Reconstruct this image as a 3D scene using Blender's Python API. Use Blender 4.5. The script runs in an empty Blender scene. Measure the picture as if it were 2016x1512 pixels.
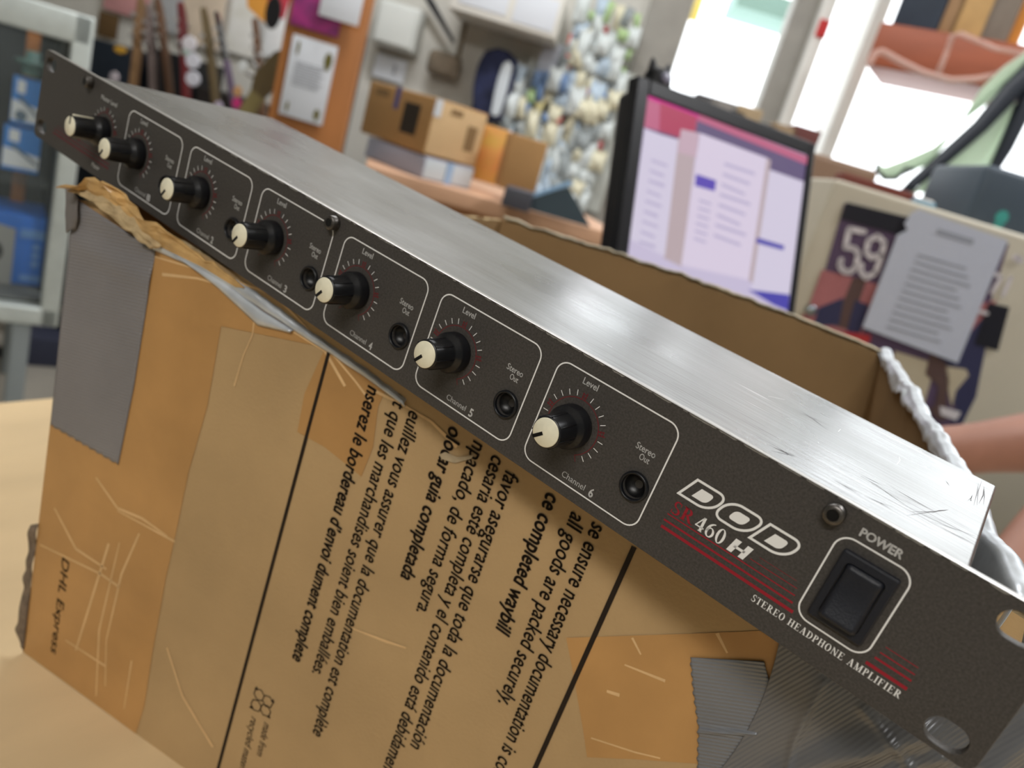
import bpy, bmesh, math, random
from mathutils import Vector, Matrix, noise
random.seed(7)
PI = math.pi
scene = bpy.context.scene
COL = scene.collection

# ------------------------------------------------------------------ camera
# all measures in millimetres around the rack unit, ZOFF lifts the counter top to 0.80 m
ZOFF = 271.86 + 800.0
CAM = Vector((453.06, -211.27, 64.79 + ZOFF))
KR = Matrix(((0.778656, -0.384532, 0.495813),
             (0.563117, 0.079727, -0.822522),
             (0.276757, 0.919662, 0.278616)))
FPX = 1558.4
cd = bpy.data.cameras.new('camera')
cam = bpy.data.objects.new('camera', cd)
COL.objects.link(cam)
cam.matrix_world = Matrix.Translation(CAM * 0.001) @ KR.to_4x4()
cd.sensor_width = 36.0
cd.lens = 36.0 * FPX / 2016.0
cd.clip_start = 0.01
cd.clip_end = 60
cd.dof.use_dof = True
cd.dof.focus_distance = 0.245
cd.dof.aperture_fstop = 11.0
scene.camera = cam

# ------------------------------------------------------------------ light
W = bpy.data.worlds.new('world')
scene.world = W
W.use_nodes = True
nt = W.node_tree
bg = nt.nodes['Background']
bg.inputs['Color'].default_value = (0.93, 0.97, 1.0, 1)
bg.inputs['Strength'].default_value = 2.6
scene.view_settings.view_transform = 'Standard'
scene.view_settings.look = 'None'
scene.view_settings.gamma = 1.0
scene.view_settings.use_curve_mapping = False
scene.view_settings.exposure = 0.42


def area(name, loc, target, sx, sy, power, color=(1, 1, 1)):
    ld = bpy.data.lights.new(name, 'AREA')
    ld.shape = 'RECTANGLE'
    ld.size, ld.size_y = sx, sy
    ld.energy = power
    ld.color = color
    o = bpy.data.objects.new(name, ld)
    COL.objects.link(o)
    o.location = loc
    d = Vector(target) - Vector(loc)
    o.rotation_euler = d.to_track_quat('-Z', 'Y').to_euler()
    return o


# ceiling tube fixtures of the shop (behind and above the photographer, and over the counter)
area('tube_light_front', (0.75, -1.75, 2.55), (0.3, 0.1, 0.9), 1.3, 0.22, 20, (1.0, 0.97, 0.93))
area('tube_light_counter', (1.2, 1.6, 2.75), (1.0, 1.5, 0.9), 1.3, 0.25, 26, (0.97, 0.98, 1.0))
area('tube_light_shop', (-0.9, 1.3, 2.75), (-0.9, 1.6, 0.9), 1.3, 0.25, 22, (0.97, 0.98, 1.0))

# ------------------------------------------------------------------ helpers
def nz(x, y=0.0, z=0.0):
    return noise.noise(Vector((x, y, z)))


RAX = Vector((0.856, 0.516, 0)).normalized()      # to the right, seen from the counter
AAX = Vector((-0.516, 0.856, 0)).normalized()     # away into the shop
YAW = math.atan2(RAX.y, RAX.x)
C0 = CAM * 0.001


def ray(px, py):
    return (KR @ Vector(((px - 1008) / FPX, -(py - 756) / FPX, -1))).normalized()


def at(px, py, Y):
    """point of the shop seen at (px, py) at Y metres into the shop"""
    d = ray(px, py)
    return C0 + d * (Y / d.dot(AAX))


def loc(X, Y, Z):
    """shop coordinates (right, away, above the floor) to world"""
    return C0 + RAX * X + AAX * Y + Vector((0, 0, Z - C0.z))


def lin(c):
    return tuple((v / 12.92 if v <= 0.04045 else ((v + 0.055) / 1.055) ** 2.4) for v in (x / 255 for x in c))


MATS = {}


def mat(name, rgb, rough=0.5, metal=0.0, spec=0.5, vary=0.0, vscale=30.0, bump=0.0, bscale=200.0,
        emit=0.0, trans=0.0, stretch=(1, 1, 1), vary2=None, alpha=1.0, coat=0.0, ior=1.45):
    if name in MATS:
        return MATS[name]
    m = bpy.data.materials.new(name)
    m.use_nodes = True
    n = m.node_tree
    b = n.nodes['Principled BSDF']
    c = lin(rgb)
    b.inputs['Base Color'].default_value = (*c, 1)
    b.inputs['Roughness'].default_value = rough
    b.inputs['Metallic'].default_value = metal
    b.inputs['Specular IOR Level'].default_value = spec
    b.inputs['IOR'].default_value = ior
    b.inputs['Alpha'].default_value = alpha
    if coat:
        b.inputs['Coat Weight'].default_value = coat
        b.inputs['Coat Roughness'].default_value = 0.15
    if trans:
        b.inputs['Transmission Weight'].default_value = trans
    if emit:
        b.inputs['Emission Color'].default_value = (*c, 1)
        b.inputs['Emission Strength'].default_value = emit
    if vary or bump:
        tc = n.nodes.new('ShaderNodeTexCoord')
        mp = n.nodes.new('ShaderNodeMapping')
        mp.inputs['Scale'].default_value = stretch
        n.links.new(tc.outputs['Object'], mp.inputs['Vector'])
    if vary:
        nz = n.nodes.new('ShaderNodeTexNoise')
        nz.inputs['Scale'].default_value = vscale
        nz.inputs['Detail'].default_value = 6
        n.links.new(mp.outputs['Vector'], nz.inputs['Vector'])
        mx = n.nodes.new('ShaderNodeMix')
        mx.data_type = 'RGBA'
        lo = tuple(max(0, v * (1 - vary)) for v in c) if vary2 is None else lin(vary2)
        hi = tuple(min(1, v * (1 + vary)) for v in c)
        mx.inputs[6].default_value = (*lo, 1)
        mx.inputs[7].default_value = (*hi, 1)
        rp = n.nodes.new('ShaderNodeMapRange')
        rp.inputs[1].default_value = 0.3
        rp.inputs[2].default_value = 0.7
        n.links.new(nz.outputs['Fac'], rp.inputs[0])
        n.links.new(rp.outputs[0], mx.inputs[0])
        n.links.new(mx.outputs[2], b.inputs['Base Color'])
    if bump:
        nb = n.nodes.new('ShaderNodeTexNoise')
        nb.inputs['Scale'].default_value = bscale
        nb.inputs['Detail'].default_value = 4
        n.links.new(mp.outputs['Vector'], nb.inputs['Vector'])
        bp = n.nodes.new('ShaderNodeBump')
        bp.inputs['Strength'].default_value = bump
        bp.inputs['Distance'].default_value = 0.002
        n.links.new(nb.outputs['Fac'], bp.inputs['Height'])
        n.links.new(bp.outputs['Normal'], b.inputs['Normal'])
    MATS[name] = m
    return m


class MB:
    """collects shapes and links them as one mesh object"""

    def __init__(self, scale=1.0):
        self.v, self.f, self.mi, self.sm = [], [], [], []
        self.T = Matrix.Identity(4)
        self.m = 0
        self.s = scale

    def add(self, vs, fs, smooth=False, m=None):
        k = len(self.v)
        for p in vs:
            self.v.append(tuple((self.T @ Vector(p)) * self.s))
        for f in fs:
            self.f.append([i + k for i in f])
            self.mi.append(self.m if m is None else m)
            self.sm.append(smooth)
        return self

    def box(self, c, s, m=None, R=None):
        x, y, z = (q / 2 for q in s)
        c = Vector(c)
        vs = [Vector((a * x, b * y, d * z)) for d in (-1, 1) for b in (-1, 1) for a in (-1, 1)]
        if R is not None:
            vs = [R @ p for p in vs]
        return self.add([c + p for p in vs], [(0, 2, 3, 1), (4, 5, 7, 6), (0, 1, 5, 4), (2, 6, 7, 3), (0, 4, 6, 2), (1, 3, 7, 5)], m=m)

    def rbox(self, c, s, r, m=None, seg=3, R=None):
        """bevelled box"""
        b = bmesh.new()
        bmesh.ops.create_cube(b, size=1)
        for v in b.verts:
            v.co = Vector((v.co.x * s[0], v.co.y * s[1], v.co.z * s[2]))
        bmesh.ops.bevel(b, geom=list(b.edges), offset=r, segments=seg, affect='EDGES', profile=0.5)
        b.verts.index_update()
        c = Vector(c)
        vs = [(R @ v.co if R is not None else v.co) + c for v in b.verts]
        fs = [[v.index for v in f.verts] for f in b.faces]
        b.free()
        return self.add(vs, fs, True, m)

    def prism(self, poly, z0, z1, m=None, axis='z', caps=True):
        n = len(poly)
        def P(a, b, c):
            return (a, b, c) if axis == 'z' else ((a, c, b) if axis == 'y' else (c, a, b))
        vs = [P(x, y, z0) for x, y in poly] + [P(x, y, z1) for x, y in poly]
        fs = [(i, (i + 1) % n, n + (i + 1) % n, n + i) for i in range(n)]
        if caps:
            fs += [list(range(n))[::-1], list(range(n, 2 * n))]
        return self.add(vs, fs, m=m)

    def poly(self, pts, m=None):
        return self.add(pts, [list(range(len(pts)))], m=m)

    def lathe(self, prof, c=(0, 0, 0), axis=(0, 0, 1), n=32, m=None, smooth=True, cap=True):
        """prof: list of (radius, height)"""
        q = Vector((0, 0, 1)).rotation_difference(Vector(axis).normalized())
        c = Vector(c)
        vs, fs = [], []
        for r, h in prof:
            for i in range(n):
                a = 2 * PI * i / n
                vs.append(c + q @ Vector((r * math.cos(a), r * math.sin(a), h)))
        for k in range(len(prof) - 1):
            for i in range(n):
                j = (i + 1) % n
                fs.append((k * n + i, k * n + j, (k + 1) * n + j, (k + 1) * n + i))
        self.add(vs, fs, smooth, m)
        if cap:
            for k in (0, len(prof) - 1):
                if prof[k][0] > 1e-6:
                    ring = vs[k * n:(k + 1) * n]
                    self.add(ring, [list(range(n))[::-1] if k == 0 else list(range(n))], False, m)
        return self

    def cyl(self, p0, p1, r, r1=None, n=16, m=None, cap=True):
        p0, p1 = Vector(p0), Vector(p1)
        d = p1 - p0
        return self.lathe([(r, 0), (r if r1 is None else r1, d.length)], p0, d, n, m, True, cap)

    def tube(self, pts, r, n=8, m=None, closed=False):
        pts = [Vector(p) for p in pts]
        rr = r if isinstance(r, (list, tuple)) else [r] * len(pts)
        vs, fs = [], []
        up = Vector((0.123, 0.321, 0.94)).normalized()
        N = len(pts)
        for i, p in enumerate(pts):
            t = (pts[min(i + 1, N - 1)] - pts[max(i - 1, 0)]).normalized()
            a = t.cross(up)
            if a.length < 1e-4:
                a = t.cross(Vector((1, 0, 0)))
            a.normalize()
            b = t.cross(a)
            for k in range(n):
                w = 2 * PI * k / n
                vs.append(p + (a * math.cos(w) + b * math.sin(w)) * rr[i])
        for i in range(N - 1):
            for k in range(n):
                l = (k + 1) % n
                fs.append((i * n + k, i * n + l, (i + 1) * n + l, (i + 1) * n + k))
        fs.append(list(range(n))[::-1])
        fs.append([(N - 1) * n + k for k in range(n)])
        return self.add(vs, fs, True, m)

    def grid(self, fn, nu, nv, m=None, smooth=True, thick=None):
        """fn(u, v) -> point, u and v in 0..1"""
        vs = [fn(i / nu, j / nv) for j in range(nv + 1) for i in range(nu + 1)]
        fs = [(j * (nu + 1) + i, j * (nu + 1) + i + 1, (j + 1) * (nu + 1) + i + 1, (j + 1) * (nu + 1) + i)
              for j in range(nv) for i in range(nu)]
        return self.add(vs, fs, smooth, m)

    def build(self, name, mats, parent=None, M=None, solid=0.0, bevel=0.0, smooth_angle=None):
        me = bpy.data.meshes.new(name)
        me.from_pydata(self.v, [], self.f)
        for m in (mats if isinstance(mats, (list, tuple)) else [mats]):
            me.materials.append(m)
        for p, k, s in zip(me.polygons, self.mi, self.sm):
            p.material_index = k
            p.use_smooth = s
        me.update()
        o = bpy.data.objects.new(name, me)
        COL.objects.link(o)
        if parent is not None:
            o.parent = parent
        if M is not None:
            o.matrix_local = M
        if solid:
            md = o.modifiers.new('thickness', 'SOLIDIFY')
            md.thickness = solid
            md.offset = 0
        if bevel:
            md = o.modifiers.new('bevel', 'BEVEL')
            md.width = bevel
            md.segments = 2
            md.limit_method = 'ANGLE'
        return o


def tag(o, label=None, cat=None, group=None, kind=None):
    if label: o['label'] = label
    if cat: o['category'] = cat
    if group: o['group'] = group
    if kind: o['kind'] = kind
    return o


def empty(name, M, label=None, cat=None, group=None):
    o = bpy.data.objects.new(name, None)
    o.empty_display_size = 0.05
    COL.objects.link(o)
    o.matrix_world = M
    return tag(o, label, cat, group)


def pose(p, yaw=0.0, tilt=0.0, roll=0.0):
    """upright frame at p: x to the right, y away, z up, turned by yaw degrees from facing the counter"""
    return (Matrix.Translation(p) @ Matrix.Rotation(YAW + math.radians(yaw), 4, 'Z')
            @ Matrix.Rotation(math.radians(tilt), 4, 'X') @ Matrix.Rotation(math.radians(roll), 4, 'Y'))


TXT = {}


def glyphs(s, bold=0.0, shear=0.0):
    """flat letter mesh of the built-in font: (verts, faces, width)"""
    key = (s, bold, shear)
    if key in TXT:
        return TXT[key]
    c = bpy.data.curves.new('t', 'FONT')
    c.body = s
    c.offset = bold
    c.shear = shear
    c.resolution_u = 3
    o = bpy.data.objects.new('t', c)
    COL.objects.link(o)
    bpy.context.view_layer.update()
    dg = bpy.context.evaluated_depsgraph_get()
    me = bpy.data.meshes.new_from_object(o.evaluated_get(dg))
    vs = [(v.co.x, v.co.y) for v in me.vertices]
    fs = [list(p.vertices) for p in me.polygons]
    bpy.data.objects.remove(o)
    bpy.data.curves.remove(c)
    bpy.data.meshes.remove(me)
    TXT[key] = (vs, fs)
    return TXT[key]


def put_text(mb, s, p0, p1, cap, place, bold=0.0, shear=0.0, m=None, vis=None):
    """letters of s run from p0 to p1 in a flat frame, cap = height of capitals; place(x, y) -> 3-D.
    vis = the first letters that fit exactly between p0 and p1 when s goes on beyond them"""
    vs, fs = glyphs(s, 0.0, shear)
    ref = glyphs(vis, 0.0, shear)[0] if vis else vs
    x0 = min(x for x, y in ref)
    x1 = max(x for x, y in ref)
    d = Vector((p1[0] - p0[0], p1[1] - p0[1]))
    L = d.length
    d.normalize()
    n = Vector((-d.y, d.x))
    sx = L / (x1 - x0)
    sy = cap / 0.70
    for bx, by in (((0, 0),) if bold <= 0 else ((-bold, 0), (bold, 0), (0, bold * .8), (0, -bold * .8))):   # heavier strokes
        out = []
        for x, y in vs:
            q = Vector(p0) + d * ((x + bx - x0) * sx) + n * ((y + by) * sy)
            out.append(place(q.x, q.y))
        mb.add(out, fs, m=m)


def rounded(poly, rad, seg=6):
    """round the corners of a polygon"""
    out = []
    n = len(poly)
    for i in range(n):
        p, a, b = Vector(poly[i]), Vector(poly[i - 1]), Vector(poly[(i + 1) % n])
        r = rad[i] if isinstance(rad, (list, tuple)) else rad
        if r <= 0:
            out.append(tuple(p)); continue
        da, db = (a - p), (b - p)
        r_a, r_b = min(r, da.length * 0.49), min(r, db.length * 0.49)
        q0, q1 = p + da.normalized() * r_a, p + db.normalized() * r_b
        for k in range(seg + 1):
            t = k / seg
            # quadratic towards a circle
            w = 0.7071
            B0, B1, B2 = (1 - t) ** 2, 2 * t * (1 - t) * w, t * t
            out.append(tuple((q0 * B0 + p * B1 + q1 * B2) / (B0 + B1 + B2)))
    return out


def inset(poly, d):
    n = len(poly)
    area2 = sum(poly[i][0] * poly[(i + 1) % n][1] - poly[(i + 1) % n][0] * poly[i][1] for i in range(n))
    sg = 1 if area2 > 0 else -1
    out = []
    for i in range(n):
        p, a, b = Vector(poly[i]), Vector(poly[i - 1]), Vector(poly[(i + 1) % n])
        e0, e1 = (p - a).normalized(), (b - p).normalized()
        n0, n1 = Vector((-e0.y, e0.x)) * sg, Vector((-e1.y, e1.x)) * sg
        k = 1 + n0.dot(n1)
        out.append(tuple(p + (n0 + n1) * (d / max(k, 0.35))))
    return out


def ring2d(mb, poly, w, place, m=None):
    """outline of width w inside poly"""
    q = inset(poly, w)
    n = len(poly)
    vs = [place(*p) for p in poly] + [place(*p) for p in q]
    mb.add(vs, [(i, (i + 1) % n, n + (i + 1) % n, n + i) for i in range(n)], m=m)


def bar2d(mb, p0, p1, w, place, m=None, w1=None):
    p0, p1 = Vector(p0), Vector(p1)
    d = (p1 - p0).normalized()
    n = Vector((-d.y, d.x))
    a, b = w / 2, (w if w1 is None else w1) / 2
    mb.poly([place(*(p0 - n * a)), place(*(p1 - n * b)), place(*(p1 + n * b)), place(*(p0 + n * a))], m=m)


def arc2d(mb, c, r0, r1, a0, a1, place, m=None, n=40, e=1.0):
    vs, fs = [], []
    for i in range(n + 1):
        a = math.radians(a0 + (a1 - a0) * i / n)
        vs += [place(c[0] + r0 * math.cos(a) * e, c[1] + r0 * math.sin(a)),
               place(c[0] + r1 * math.cos(a) * e, c[1] + r1 * math.sin(a))]
    for i in range(n):
        fs.append((2 * i, 2 * i + 2, 2 * i + 3, 2 * i + 1) if a1 < a0 else (2 * i, 2 * i + 1, 2 * i + 3, 2 * i + 2))
    mb.add(vs, fs, m=m)


# -------------------------------------------- serif capitals (thick and thin strokes, bracketless serifs)
def serif_text(mb, s, x0, x1, y, h, place, m=None, gap=0.13, tall=None):
    TH, TN, SF = 0.17, 0.055, 0.055
    def V(L, x, a=0, b=1, t=TH, sf=True):
        L.append([(x - t / 2, a), (x + t / 2, a), (x + t / 2, b), (x - t / 2, b)])
        if sf:
            for q in (a, b):
                if q in (0, 1):
                    z = (0, SF) if q == 0 else (1 - SF, 1)
                    L.append([(x - t / 2 - 0.09, z[0]), (x + t / 2 + 0.09, z[0]), (x + t / 2 + 0.09, z[1]), (x - t / 2 - 0.09, z[1])])
    def Hh(L, yy, a, b, t=TN):
        L.append([(a, yy - t / 2), (b, yy - t / 2), (b, yy + t / 2), (a, yy + t / 2)])
    def Dg(L, xa, ya, xb, yb, t):
        L.append([(xa - t / 2, ya), (xa + t / 2, ya), (xb + t / 2, yb), (xb - t / 2, yb)])
    def Bow(L, cx, cy, rx, ry, a0, a1, tx=TH, ty=TN, n=14):
        for i in range(n):
            q = []
            for a, ins in ((a0 + (a1 - a0) * i / n, 0), (a0 + (a1 - a0) * (i + 1) / n, 0), (a0 + (a1 - a0) * (i + 1) / n, 1), (a0 + (a1 - a0) * i / n, 1)):
                a = math.radians(a)
                q.append((cx + (rx - ins * tx) * math.cos(a), cy + (ry - ins * ty) * math.sin(a)))
            L.append(q)
    G = {}
    def g(ch):
        L = []
        if ch == 'I': V(L, 0.17); w = 0.34
        elif ch == 'H': V(L, 0.17); V(L, 0.63); Hh(L, 0.52, 0.17, 0.63); w = 0.80
        elif ch == 'T': V(L, 0.33); Hh(L, 0.97, 0, 0.66, 0.06); V(L, 0.025, 0.75, 0.99, 0.05, False); V(L, 0.635, 0.75, 0.99, 0.05, False); w = 0.66
        elif ch in 'EF':
            V(L, 0.17); Hh(L, 0.97, 0.17, 0.6, 0.06); Hh(L, 0.52, 0.17, 0.48); V(L, 0.58, 0.76, 0.99, 0.05, False); V(L, 0.46, 0.42, 0.62, 0.05, False); w = 0.64
            if ch == 'E': Hh(L, 0.03, 0.17, 0.62, 0.06); V(L, 0.62, 0.01, 0.25, 0.05, False); w = 0.68
        elif ch == 'L': V(L, 0.17); Hh(L, 0.03, 0.17, 0.6, 0.06); V(L, 0.6, 0.01, 0.27, 0.05, False); w = 0.64
        elif ch == 'O': Bow(L, 0.36, 0.5, 0.36, 0.52, 0, 360, n=24); w = 0.72
        elif ch == '0': Bow(L, 0.27, 0.5, 0.27, 0.52, 0, 360, 0.15, n=24); w = 0.54
        elif ch == 'D': V(L, 0.17); Bow(L, 0.3, 0.5, 0.42, 0.5, -90, 90); Hh(L, 0.97, 0.17, 0.3, 0.06); Hh(L, 0.03, 0.17, 0.3, 0.06); w = 0.74
        elif ch in 'PR':
            V(L, 0.17); Bow(L, 0.3, 0.73, 0.3, 0.27, -90, 90); Hh(L, 0.97, 0.17, 0.3, 0.06); Hh(L, 0.49, 0.17, 0.3, 0.06); w = 0.62
            if ch == 'R': Dg(L, 0.66, 0, 0.34, 0.5, 0.19); Hh(L, 0.027, 0.6, 0.82); w = 0.78
        elif ch == 'A': Dg(L, 0.62, 0, 0.36, 1.02, 0.19); Dg(L, 0.12, 0, 0.34, 0.98, 0.06); Hh(L, 0.35, 0.18, 0.55); Hh(L, 0.027, 0, 0.26); Hh(L, 0.027, 0.46, 0.78); w = 0.76
        elif ch == 'N': V(L, 0.13, t=0.06); V(L, 0.66, t=0.06); Dg(L, 0.66, 0, 0.13, 1, 0.18); w = 0.80
        elif ch == 'M': V(L, 0.13, t=0.06); V(L, 0.80, t=0.17); Dg(L, 0.45, 0, 0.17, 1, 0.18); Dg(L, 0.45, 0, 0.76, 1, 0.06); w = 0.98
        elif ch == 'S':
            Bow(L, 0.27, 0.75, 0.23, 0.27, 40, 270, 0.12, 0.08); Bow(L, 0.27, 0.25, 0.27, 0.27, -140, 90, 0.15, 0.08); V(L, 0.46, 0.72, 0.98, 0.045, False); V(L, 0.03, 0.02, 0.28, 0.045, False); w = 0.54
        elif ch == '4': V(L, 0.40, 0, 1, 0.16, False); Hh(L, 0.28, 0, 0.56, 0.09); Dg(L, 0.04, 0.28, 0.38, 1, 0.08); Hh(L, 0.03, 0.28, 0.52, 0.06); w = 0.58
        elif ch == '6': Bow(L, 0.27, 0.32, 0.27, 0.34, 0, 360, 0.14, 0.07, 22); Bow(L, 0.46, 0.38, 0.46, 0.62, 95, 185, 0.15, 0.07); w = 0.55
        else: w = 0.34
        return L, w
    tot = 0
    lay = []
    for ch in s:
        L, w = g(ch)
        lay.append((L, tot))
        tot += w + gap
    tot -= gap
    sx = (x1 - x0) / tot
    for L, o in lay:
        for q in L:
            mb.poly([place(x0 + (o + a) * sx, y + b * h) for a, b in q], m=m)

# ------------------------------------------------------------------ materials of the foreground
M_panel = mat('panel_paint', (72, 69, 66), 0.5, 0.15, 0.4, vary=0.28, vscale=1400, bump=0.12, bscale=2500)
M_white = mat('white_print', (240, 240, 238), 0.5)
M_red = mat('red_print', (150, 22, 40), 0.5)
M_dred = mat('dark_red_print', (108, 32, 38), 0.55)
M_blk = mat('black_plastic', (17, 19, 24), 0.34, spec=0.5)
M_blk2 = mat('black_switch', (25, 28, 37), 0.46, bump=0.1, bscale=1500)
M_hole = mat('jack_black', (7, 7, 9), 0.35)
M_ivory = mat('ivory_cap', (240, 235, 210), 0.38, vary=0.06, vscale=300)
M_steel = mat('dark_steel', (98, 95, 92), 0.38, 0.9, vary=0.3, vscale=800)
M_bare = mat('bare_edge', (190, 188, 184), 0.35, 0.9)


def aluminium():
    m = bpy.data.materials.new('brushed_aluminium')
    m.use_nodes = True
    n = m.node_tree
    L = n.links.new
    b = n.nodes['Principled BSDF']
    b.inputs['Metallic'].default_value = 0.95
    tc = n.nodes.new('ShaderNodeTexCoord')
    def noise(scale, stretch, det=4, rot=0):
        mp = n.nodes.new('ShaderNodeMapping')
        mp.inputs['Scale'].default_value = stretch
        mp.inputs['Rotation'].default_value = (0, 0, rot)
        L(tc.outputs['Object'], mp.inputs['Vector'])
        z = n.nodes.new('ShaderNodeTexNoise')
        z.inputs['Scale'].default_value = scale
        z.inputs['Detail'].default_value = det
        L(mp.outputs['Vector'], z.inputs['Vector'])
        return z.outputs['Fac']
    def rng(x, a, c, lo, hi):
        r = n.nodes.new('ShaderNodeMapRange')
        r.inputs[1].default_value, r.inputs[2].default_value = a, c
        r.inputs[3].default_value, r.inputs[4].default_value = lo, hi
        L(x, r.inputs[0])
        return r.outputs[0]
    def mul(x, y):
        q = n.nodes.new('ShaderNodeMath'); q.operation = 'MULTIPLY'
        L(x, q.inputs[0]); L(y, q.inputs[1])
        return q.outputs[0]
    fine = noise(900, (0.03, 1, 1))
    smudge = noise(28, (0.5, 1, 1), 3)
    # worn scratches, mostly near the power switch end of the lid
    sx = n.nodes.new('ShaderNodeSeparateXYZ')
    L(tc.outputs['Object'], sx.inputs[0])
    end = rng(sx.outputs['X'], 0.33, 0.44, 0.0, 1.0)
    scr = rng(noise(800, (0.07, 1, 1), 4, 0.10), 0.57, 0.64, 0, 1)
    patch = rng(noise(22, (0.5, 1, 1), 2), 0.47, 0.62, 0, 1)
    dark = mul(mul(scr, patch), end)
    glint = rng(noise(240, (0.07, 1, 1), 3, -0.2), 0.70, 0.75, 0, 0.6)
    base = n.nodes.new('ShaderNodeMix'); base.data_type = 'RGBA'
    base.inputs[6].default_value = (0.24, 0.237, 0.228, 1)
    base.inputs[7].default_value = (0.325, 0.328, 0.328, 1)
    L(rng(fine, 0.3, 0.7, 0, 1), base.inputs[0])
    c2 = n.nodes.new('ShaderNodeMix'); c2.data_type = 'RGBA'
    c2.inputs[7].default_value = (0.10, 0.09, 0.088, 1)
    L(base.outputs[2], c2.inputs[6]); L(dark, c2.inputs[0])
    c3 = n.nodes.new('ShaderNodeMix'); c3.data_type = 'RGBA'
    c3.inputs[7].default_value = (0.7, 0.7, 0.7, 1)
    L(c2.outputs[2], c3.inputs[6]); L(glint, c3.inputs[0])
    L(c3.outputs[2], b.inputs['Base Color'])
    L(rng(smudge, 0.3, 0.7, 0.24, 0.36), b.inputs['Roughness'])
    bp = n.nodes.new('ShaderNodeBump')
    bp.inputs['Strength'].default_value = 0.10
    bp.inputs['Distance'].default_value = 0.001
    L(fine, bp.inputs['Height'])
    L(bp.outputs['Normal'], b.inputs['Normal'])
    return m


M_alu = aluminium()

# ------------------------------------------------------------------ the rack unit
AMP = Matrix(((0.995834, 0.000274, 0.091185, 0), (0, 0.999995, -0.003, 0), (-0.0911856, 0.002988, 0.995829, 0.001 * ZOFF), (0, 0, 0, 1)))
amp = empty('headphone_amplifier', AMP, 'dark grey rack amplifier with knobs and silver lid, lying across the open cardboard box', 'amplifier')
PW, PH = 482.6, 44.0
CH = [96.04 + 50.893 * k for k in range(6)]      # dial centres of the six channels
DV = 21.8
JX, JV = 26.15, 15.87


def capsule(cx, cy, L, r, n=10):
    o = []
    for i in range(n + 1):
        a = -PI / 2 + PI * i / n
        o.append((cx + L / 2 - r + r * math.cos(a), cy + r * math.sin(a)))
    for i in range(n + 1):
        a = PI / 2 + PI * i / n
        o.append((cx - L / 2 + r + r * math.cos(a), cy + r * math.sin(a)))
    return o


def circle(cx, cy, r, n=32):
    return [(cx + r * math.cos(2 * PI * i / n), cy + r * math.sin(2 * PI * i / n)) for i in range(n)]


def plate(name, loops, y0, y1, mats, parent, bevel=0.15):
    """flat plate with holes, loops in x/z, between depths y0 and y1 (mm)"""
    c = bpy.data.curves.new('c', 'CURVE')
    c.dimensions = '2D'
    c.fill_mode = 'BOTH'
    c.extrude = abs(y1 - y0) / 2 - bevel
    c.bevel_depth = bevel
    c.bevel_resolution = 1
    for lp in loops:
        s = c.splines.new('POLY')
        s.points.add(len(lp) - 1)
        for p, q in zip(s.points, lp):
            p.co = (q[0], q[1], 0, 1)
        s.use_cyclic_u = True
    o = bpy.data.objects.new('c', c)
    COL.objects.link(o)
    bpy.context.view_layer.update()
    me = bpy.data.meshes.new_from_object(o.evaluated_get(bpy.context.evaluated_depsgraph_get()))
    bpy.data.objects.remove(o)
    bpy.data.curves.remove(c)
    ym = (y0 + y1) / 2
    for v in me.vertices:
        x, z, y = v.co
        v.co = (x * 0.001, (ym - y) * 0.001, z * 0.001)
    me.name = name
    me.materials.clear()
    for m in mats:
        me.materials.append(m)
    for p in me.polygons:
        p.material_index = 0
    o = bpy.data.objects.new(name, me)
    COL.objects.link(o)
    o.parent = parent
    return o


slots = [capsule(7.0, 6.1, 10.3, 3.6), capsule(7.0, 37.9, 10.3, 3.6), capsule(474.2, 5.0, 10.6, 3.9), capsule(474.2, 37.9, 10.6, 3.9)]
front = plate('front_panel', [rounded([(0, 0), (PW, 0), (PW, PH), (0, PH)], [3, 3, 1.2, 1.2], 5)] + slots
              + [circle(c + JX, JV, 3.9) for c in CH], 0, 3.0, [M_panel, M_bare], amp, 0.2)
# worn paint along the upper edge
for p in front.data.polygons:
    if p.normal.z > 0.5 and p.center.z > 0.0434:
        p.material_index = 1
chip = MB(0.001)
rnd = random.Random(3)
x = 150.0
while x < 470:
    w = rnd.uniform(1.5, 9)
    d = rnd.uniform(0.1, 0.5) * (0.5 if x < 250 else 1.0)
    n = max(3, int(w / 0.8))
    pts = [(x + w * i / n, -0.03, 43.82 - (d * rnd.uniform(0.3, 1) if 0 < i < n else 0)) for i in range(n + 1)]
    chip.poly(pts + [(x + w, -0.03, 43.95), (x, -0.03, 43.95)])
    x += w + rnd.uniform(0.2, 5)
tag(chip.build('paint_chips', M_bare, amp), 'bare metal where the paint has chipped off the upper edge')

# lid and tray
lid = MB(0.001)
prof = rounded([(41.7, 1.0), (41.7, 43.3), (459.8, 43.3), (459.8, 1.0)], [0, 1.2, 1.2, 0], 4)
inn = rounded([(42.9, 1.0), (42.9, 42.1), (458.6, 42.1), (458.6, 1.0)], [0, 0.5, 0.5, 0], 4)
pr = prof + inn[::-1]
nn = len(prof)
vs = [(x, 3.2, z) for x, z in prof] + [(x, 109, z) for x, z in prof]
lid.add(vs, [(i, i + 1, nn + i + 1, nn + i) for i in range(nn - 1)], True)
vs = [(x, 3.2, z) for x, z in inn] + [(x, 109, z) for x, z in inn]
lid.add(vs, [(i, i + 1, nn + i + 1, nn + i) for i in range(nn - 1)])
for y in (3.2, 109):
    vs = [(x, y, z) for x, z in prof] + [(x, y, z) for x, z in inn]
    lid.add(vs, [(i, i + 1, nn + i + 1, nn + i) for i in range(nn - 1)])
tag(lid.build('top_cover', M_alu, amp), 'scratched bare aluminium top cover')
tray = MB(0.001)
tray.box((250.8, 56, 0.1), (417, 105, 1.4)).box((250.8, 107.6, 21), (415, 1.2, 42)).box((250.8, 3.9, 21), (415, 1.2, 42))
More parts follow.
